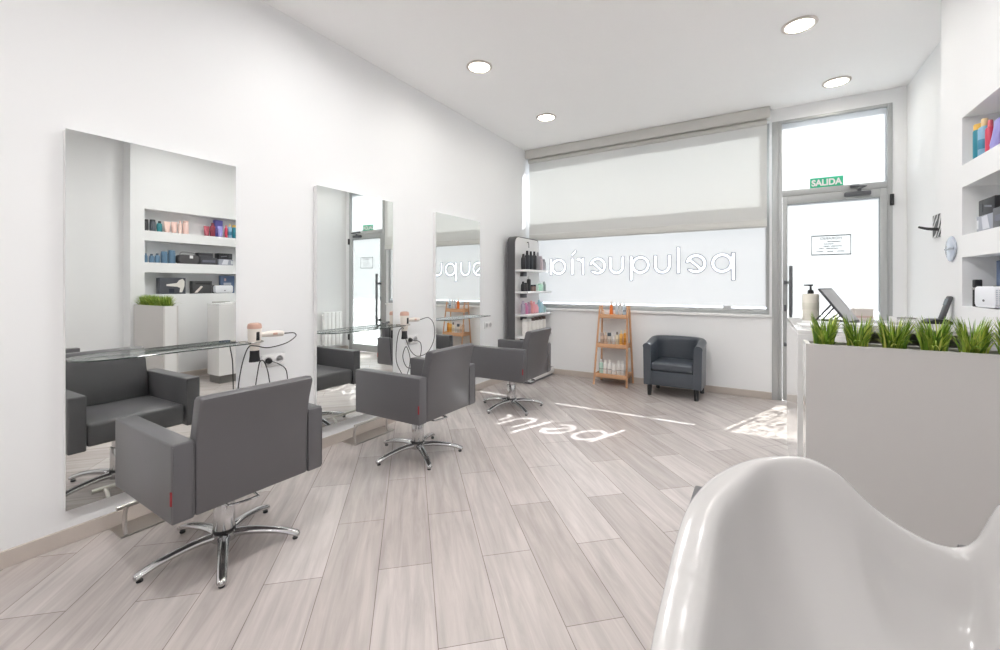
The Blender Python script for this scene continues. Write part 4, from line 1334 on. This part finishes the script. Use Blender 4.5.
def tuft(n, seed, xmax):
    rnd = random.Random(seed)
    b = MB()
    ymax = (PY1 - PY0) / 2 - 0.019
    for k in range(n):
        a = rnd.uniform(0, 2 * PI)
        rr = math.sqrt(rnd.random())
        bx_, by_ = (min(xmax, 0.056) - 0.0065) * rr * math.cos(a), 0.032 * rr * math.sin(a)
        da = a + rnd.uniform(-0.6, 0.6)
        lean = rnd.uniform(0.2, 1.6) * (0.35 + 0.75 * rr)
        L = rnd.uniform(0.095, 0.165)
        wd = rnd.uniform(0.0022, 0.0042)
        tw = rnd.uniform(-0.8, 0.8)
        dx, dy = math.cos(da), math.sin(da)
        px, py = math.cos(da + PI / 2 + tw), math.sin(da + PI / 2 + tw)
        for attempt in range(12):
            ns = 6
            pts = []
            x, z, th = 0.0, 0.0, lean * 0.25
            for q in range(ns + 1):
                pts.append((bx_ + dx * x, by_ + dy * x, z))
                x += L / ns * math.sin(th); z += L / ns * math.cos(th)
                th += lean * 0.24
            ok = all(abs(p[0]) < xmax - 0.005 for p in pts) and all(abs(p[1]) < ymax - 0.005 for p in pts if p[2] < 0.036)
            if ok:
                break
            lean *= 0.85
            bx_ *= 0.93; by_ *= 0.93
        vs_ = []
        for q, p in enumerate(pts):
            w_ = wd * (1 - (q / ns) ** 2.2) + 0.00015
            vs_.append((b.bm.verts.new(Vector(p) + Vector((px, py, 0)) * w_), b.bm.verts.new(Vector(p) - Vector((px, py, 0)) * w_)))
        for q, r_ in zip(vs_, vs_[1:]):
            b.bm.faces.new([q[0], q[1], r_[1], r_[0]])
    return b.build('grass_tuft', GRASS, None, fix=False)
TX = [3.092, 3.201, 3.312, 3.424, 3.527, 3.630, 3.730, 3.796]
TL = ['grass tuft at the left end of the planter', 'second grass tuft from the left end of the planter', 'third grass tuft from the left end of the planter', 'fourth grass tuft from the planter left end, before the phone',
      'fifth grass tuft from the left end of the planter', 'sixth grass tuft from the left end of the planter', 'seventh grass tuft along the planter, seen only in the mirror', 'last grass tuft where the planter meets the wall, seen in the mirror']
for k, (x, lb) in enumerate(zip(TX, TL)):
    lim = 0.5 * min(TX[k] - TX[k - 1] if k else 9, TX[k + 1] - TX[k] if k < len(TX) - 1 else 9) - 0.001
    if k == len(TX) - 1:
        lim = min(lim, PX1 - 0.018 - x)
    o = tuft((230 if k != 1 else 190) if k < 6 else 110, 20 + k, lim)
    o.location = (x, (PY0 + PY1) / 2, PZ - 0.0295)
    tag(o, lb, 'grass plant', 'grass tufts in the planter')

# ------------------------------------------------------------------ backwash unit: ceramic basin on a pedestal with its seat beyond
bw = thing('backwash_unit', 'big glossy white ceramic shampoo basin with neck notch, its chair beyond', 'wash basin', (0, 0, 0))
BX, BY, BA, BB = 3.072, 0.545, 0.312, 0.362
tabx = [2.74, 2.76, 2.79, 2.834, 2.90, 2.93, 2.968, 3.005, 3.041, 3.074, 3.10, 3.118, 3.132, 3.142, 3.152, 3.166, 3.20, 3.30, 3.38, 3.40]
tabz = [.922, .928, .940, .951, .959, .957, .938, .898, .872, .857, .852, .857, .878, .908, .934, .951, .960, .950, .925, .915]
def rim(phi):
    c, s = math.cos(phi), math.sin(phi)
    e = 2.0 / 3.0
    x = BX + BA * math.copysign(abs(c) ** e, c)
    y = BY + BB * math.copysign(abs(s) ** e, s)
    zf = float(np.interp(x, tabx, tabz))
    z0 = 0.895
    f = min(max((y - BY + 0.10) / 0.25, 0), 1)
    f = f * f * (3 - 2 * f)
    return x, y, z0 + (zf - z0) * f
NS = 220
dense = [rim(2 * PI * i / 6000) for i in range(6000)]
acc = [0.0]
for p, q in zip(dense, dense[1:] + dense[:1]):
    acc.append(acc[-1] + math.dist(p, q))
ring_ = []
k = 0
for i in range(NS):
    tgt = acc[-1] * i / NS
    while acc[k + 1] < tgt:
        k += 1
    ring_.append(dense[k % 6000])
zs_ = [r[2] for r in ring_]
for _ in range(2):
    zs_ = [(zs_[i - 1] + 2 * zs_[i] + zs_[(i + 1) % NS]) / 4 for i in range(NS)]
outer = [(0.30, 0.60, 1), (0.55, 0.615, 1), (0.78, 0.68, 1), (0.92, 0.775, 1), (0.975, -0.075, 0), (0.992, -0.04, 0), (1.0, -0.020, 0), (0.998, -0.008, 0)]
inner = [(0.62, 0.735, 1), (0.45, 0.71, 1), (0.2, 0.697, 1), (0.05, 0.694, 1)]
rows = []
for s, z, ab in outer:
    rows.append([Vector((BX + (x - BX) * s, BY + (y - BY) * s, z if ab else zz_ + z)) for (x, y, _), zz_ in zip(ring_, zs_)])
for t_, dz in ((0.012, -0.001), (0.35, 0.0005), (0.8, -0.002), (1.0, -0.008), (1.12, -0.024), (1.3, -0.06), (1.7, -0.115)):
    r_ = []
    for (x, y, _), zz_ in zip(ring_, zs_):
        dv = Vector((x - BX, y - BY, 0))
        side = min(max((-dv.x - 0.20) / 0.09, 0), 1)
        side = side * side * (3 - 2 * side)
        wd2 = (0.020 + 0.026 * side) * t_ if t_ <= 1 else (0.020 + 0.026 * side) + (t_ - 1) * 0.06
        n_ = dv.normalized()
        r_.append(Vector((x - n_.x * wd2, y - n_.y * wd2, zz_ + dz)))
    rows.append(r_)
for s, z, ab in inner:
    rows.append([Vector((BX + (x - BX) * s, BY + (y - BY) * s, z)) for (x, y, _), zz_ in zip(ring_, zs_)])
b = MB()
V = b.grid(rows, closeu=True)
b.bm.faces.new(V[0][::-1]); b.bm.faces.new(V[-1])
bowl = b.build('basin', CERAMIC, bw, angle=180)
ss = bowl.modifiers.new('smooth', 'SUBSURF'); ss.levels = 1; ss.render_levels = 1
MB().lathe([(0.028, 0.6935), (0.03, 0.6945), (0.018, 0.697), (0.0, 0.6965)], (BX, BY, 0), n=24).build('drain', CHROME, bowl)
b = MB()
b.prism(rrect(-0.13, 0.13, -0.17, 0.17, 0.06, 6), lambda u, v, wv: (BX + u, BY + v, wv), 0.0005, 0.602)
b.build('pedestal', LACQ, bw)
b = MB()
b.box(BX - 0.32, BX + 0.26, 1.0, 1.60, 0.30, 0.45, bev=0.03, seg=3)
b.build('seat', LEATHER, bw)
b = MB()
b.box(BX - 0.30, BX + 0.24, 0.93, 1.02, 0.30, 0.80, bev=0.03, seg=3, rot=Matrix.Rotation(math.radians(6), 3, 'X'))
b.build('backrest', LEATHER, bw)
b = MB()
b.box(BX - 0.27, BX + 0.21, 0.7, 1.5, 0.05, 0.30, bev=0.01)
b.build('base_frame', DARKM, bw)
for x0, x1 in ((2.692, 2.775), (3.245, 3.325)):
    b = MB()
    b.box(x0, x1, 0.98, 1.39, 0.28, 0.655, bev=0.006, seg=2)
    b.build('armrest', LEATHER, bw)

# ------------------------------------------------------------------ light: bright overcast sky plus low sun through the clear lettering
wd_ = bpy.data.worlds.new('daylight')
SC.world = wd_
wd_.use_nodes = True
bg = wd_.node_tree.nodes['Background']
bg.inputs['Color'].default_value = (0.985, 0.99, 1.0, 1)
bg.inputs['Strength'].default_value = 2.0
sl = bpy.data.lights.new('sun', 'SUN')
sl.energy = 11.5
sl.angle = math.radians(0.5)
sl.color = (1.0, 0.97, 0.92)
so = bpy.data.objects.new('sun', sl)
COL.objects.link(so)
so.rotation_euler = Vector((-0.56, -1.43, -1.0)).to_track_quat('-Z', 'Y').to_euler()

# ------------------------------------------------------------------ camera and view
cd = bpy.data.cameras.new('camera')
cd.sensor_width = 36.0
cd.lens = 36.0 * 427.0 / 1000.0
cd.shift_y = -0.0402
cd.clip_start = 0.02
co = bpy.data.objects.new('camera', cd)
COL.objects.link(co)
co.location = (2.855, 0.0, 1.25)
co.rotation_euler = (PI / 2, 0, math.radians(31.22))
SC.camera = co
vs = SC.view_settings
vs.view_transform = 'Standard'
vs.look = 'None'
vs.gamma = 1.0
vs.use_curve_mapping = False
vs.exposure = 2.2
SC.cycles.max_bounces = 14
SC.cycles.diffuse_bounces = 7
SC.cycles.glossy_bounces = 6
SC.cycles.transparent_max_bounces = 16
SC.cycles.sample_clamp_indirect = 6.0
SC.cycles.use_denoising = True
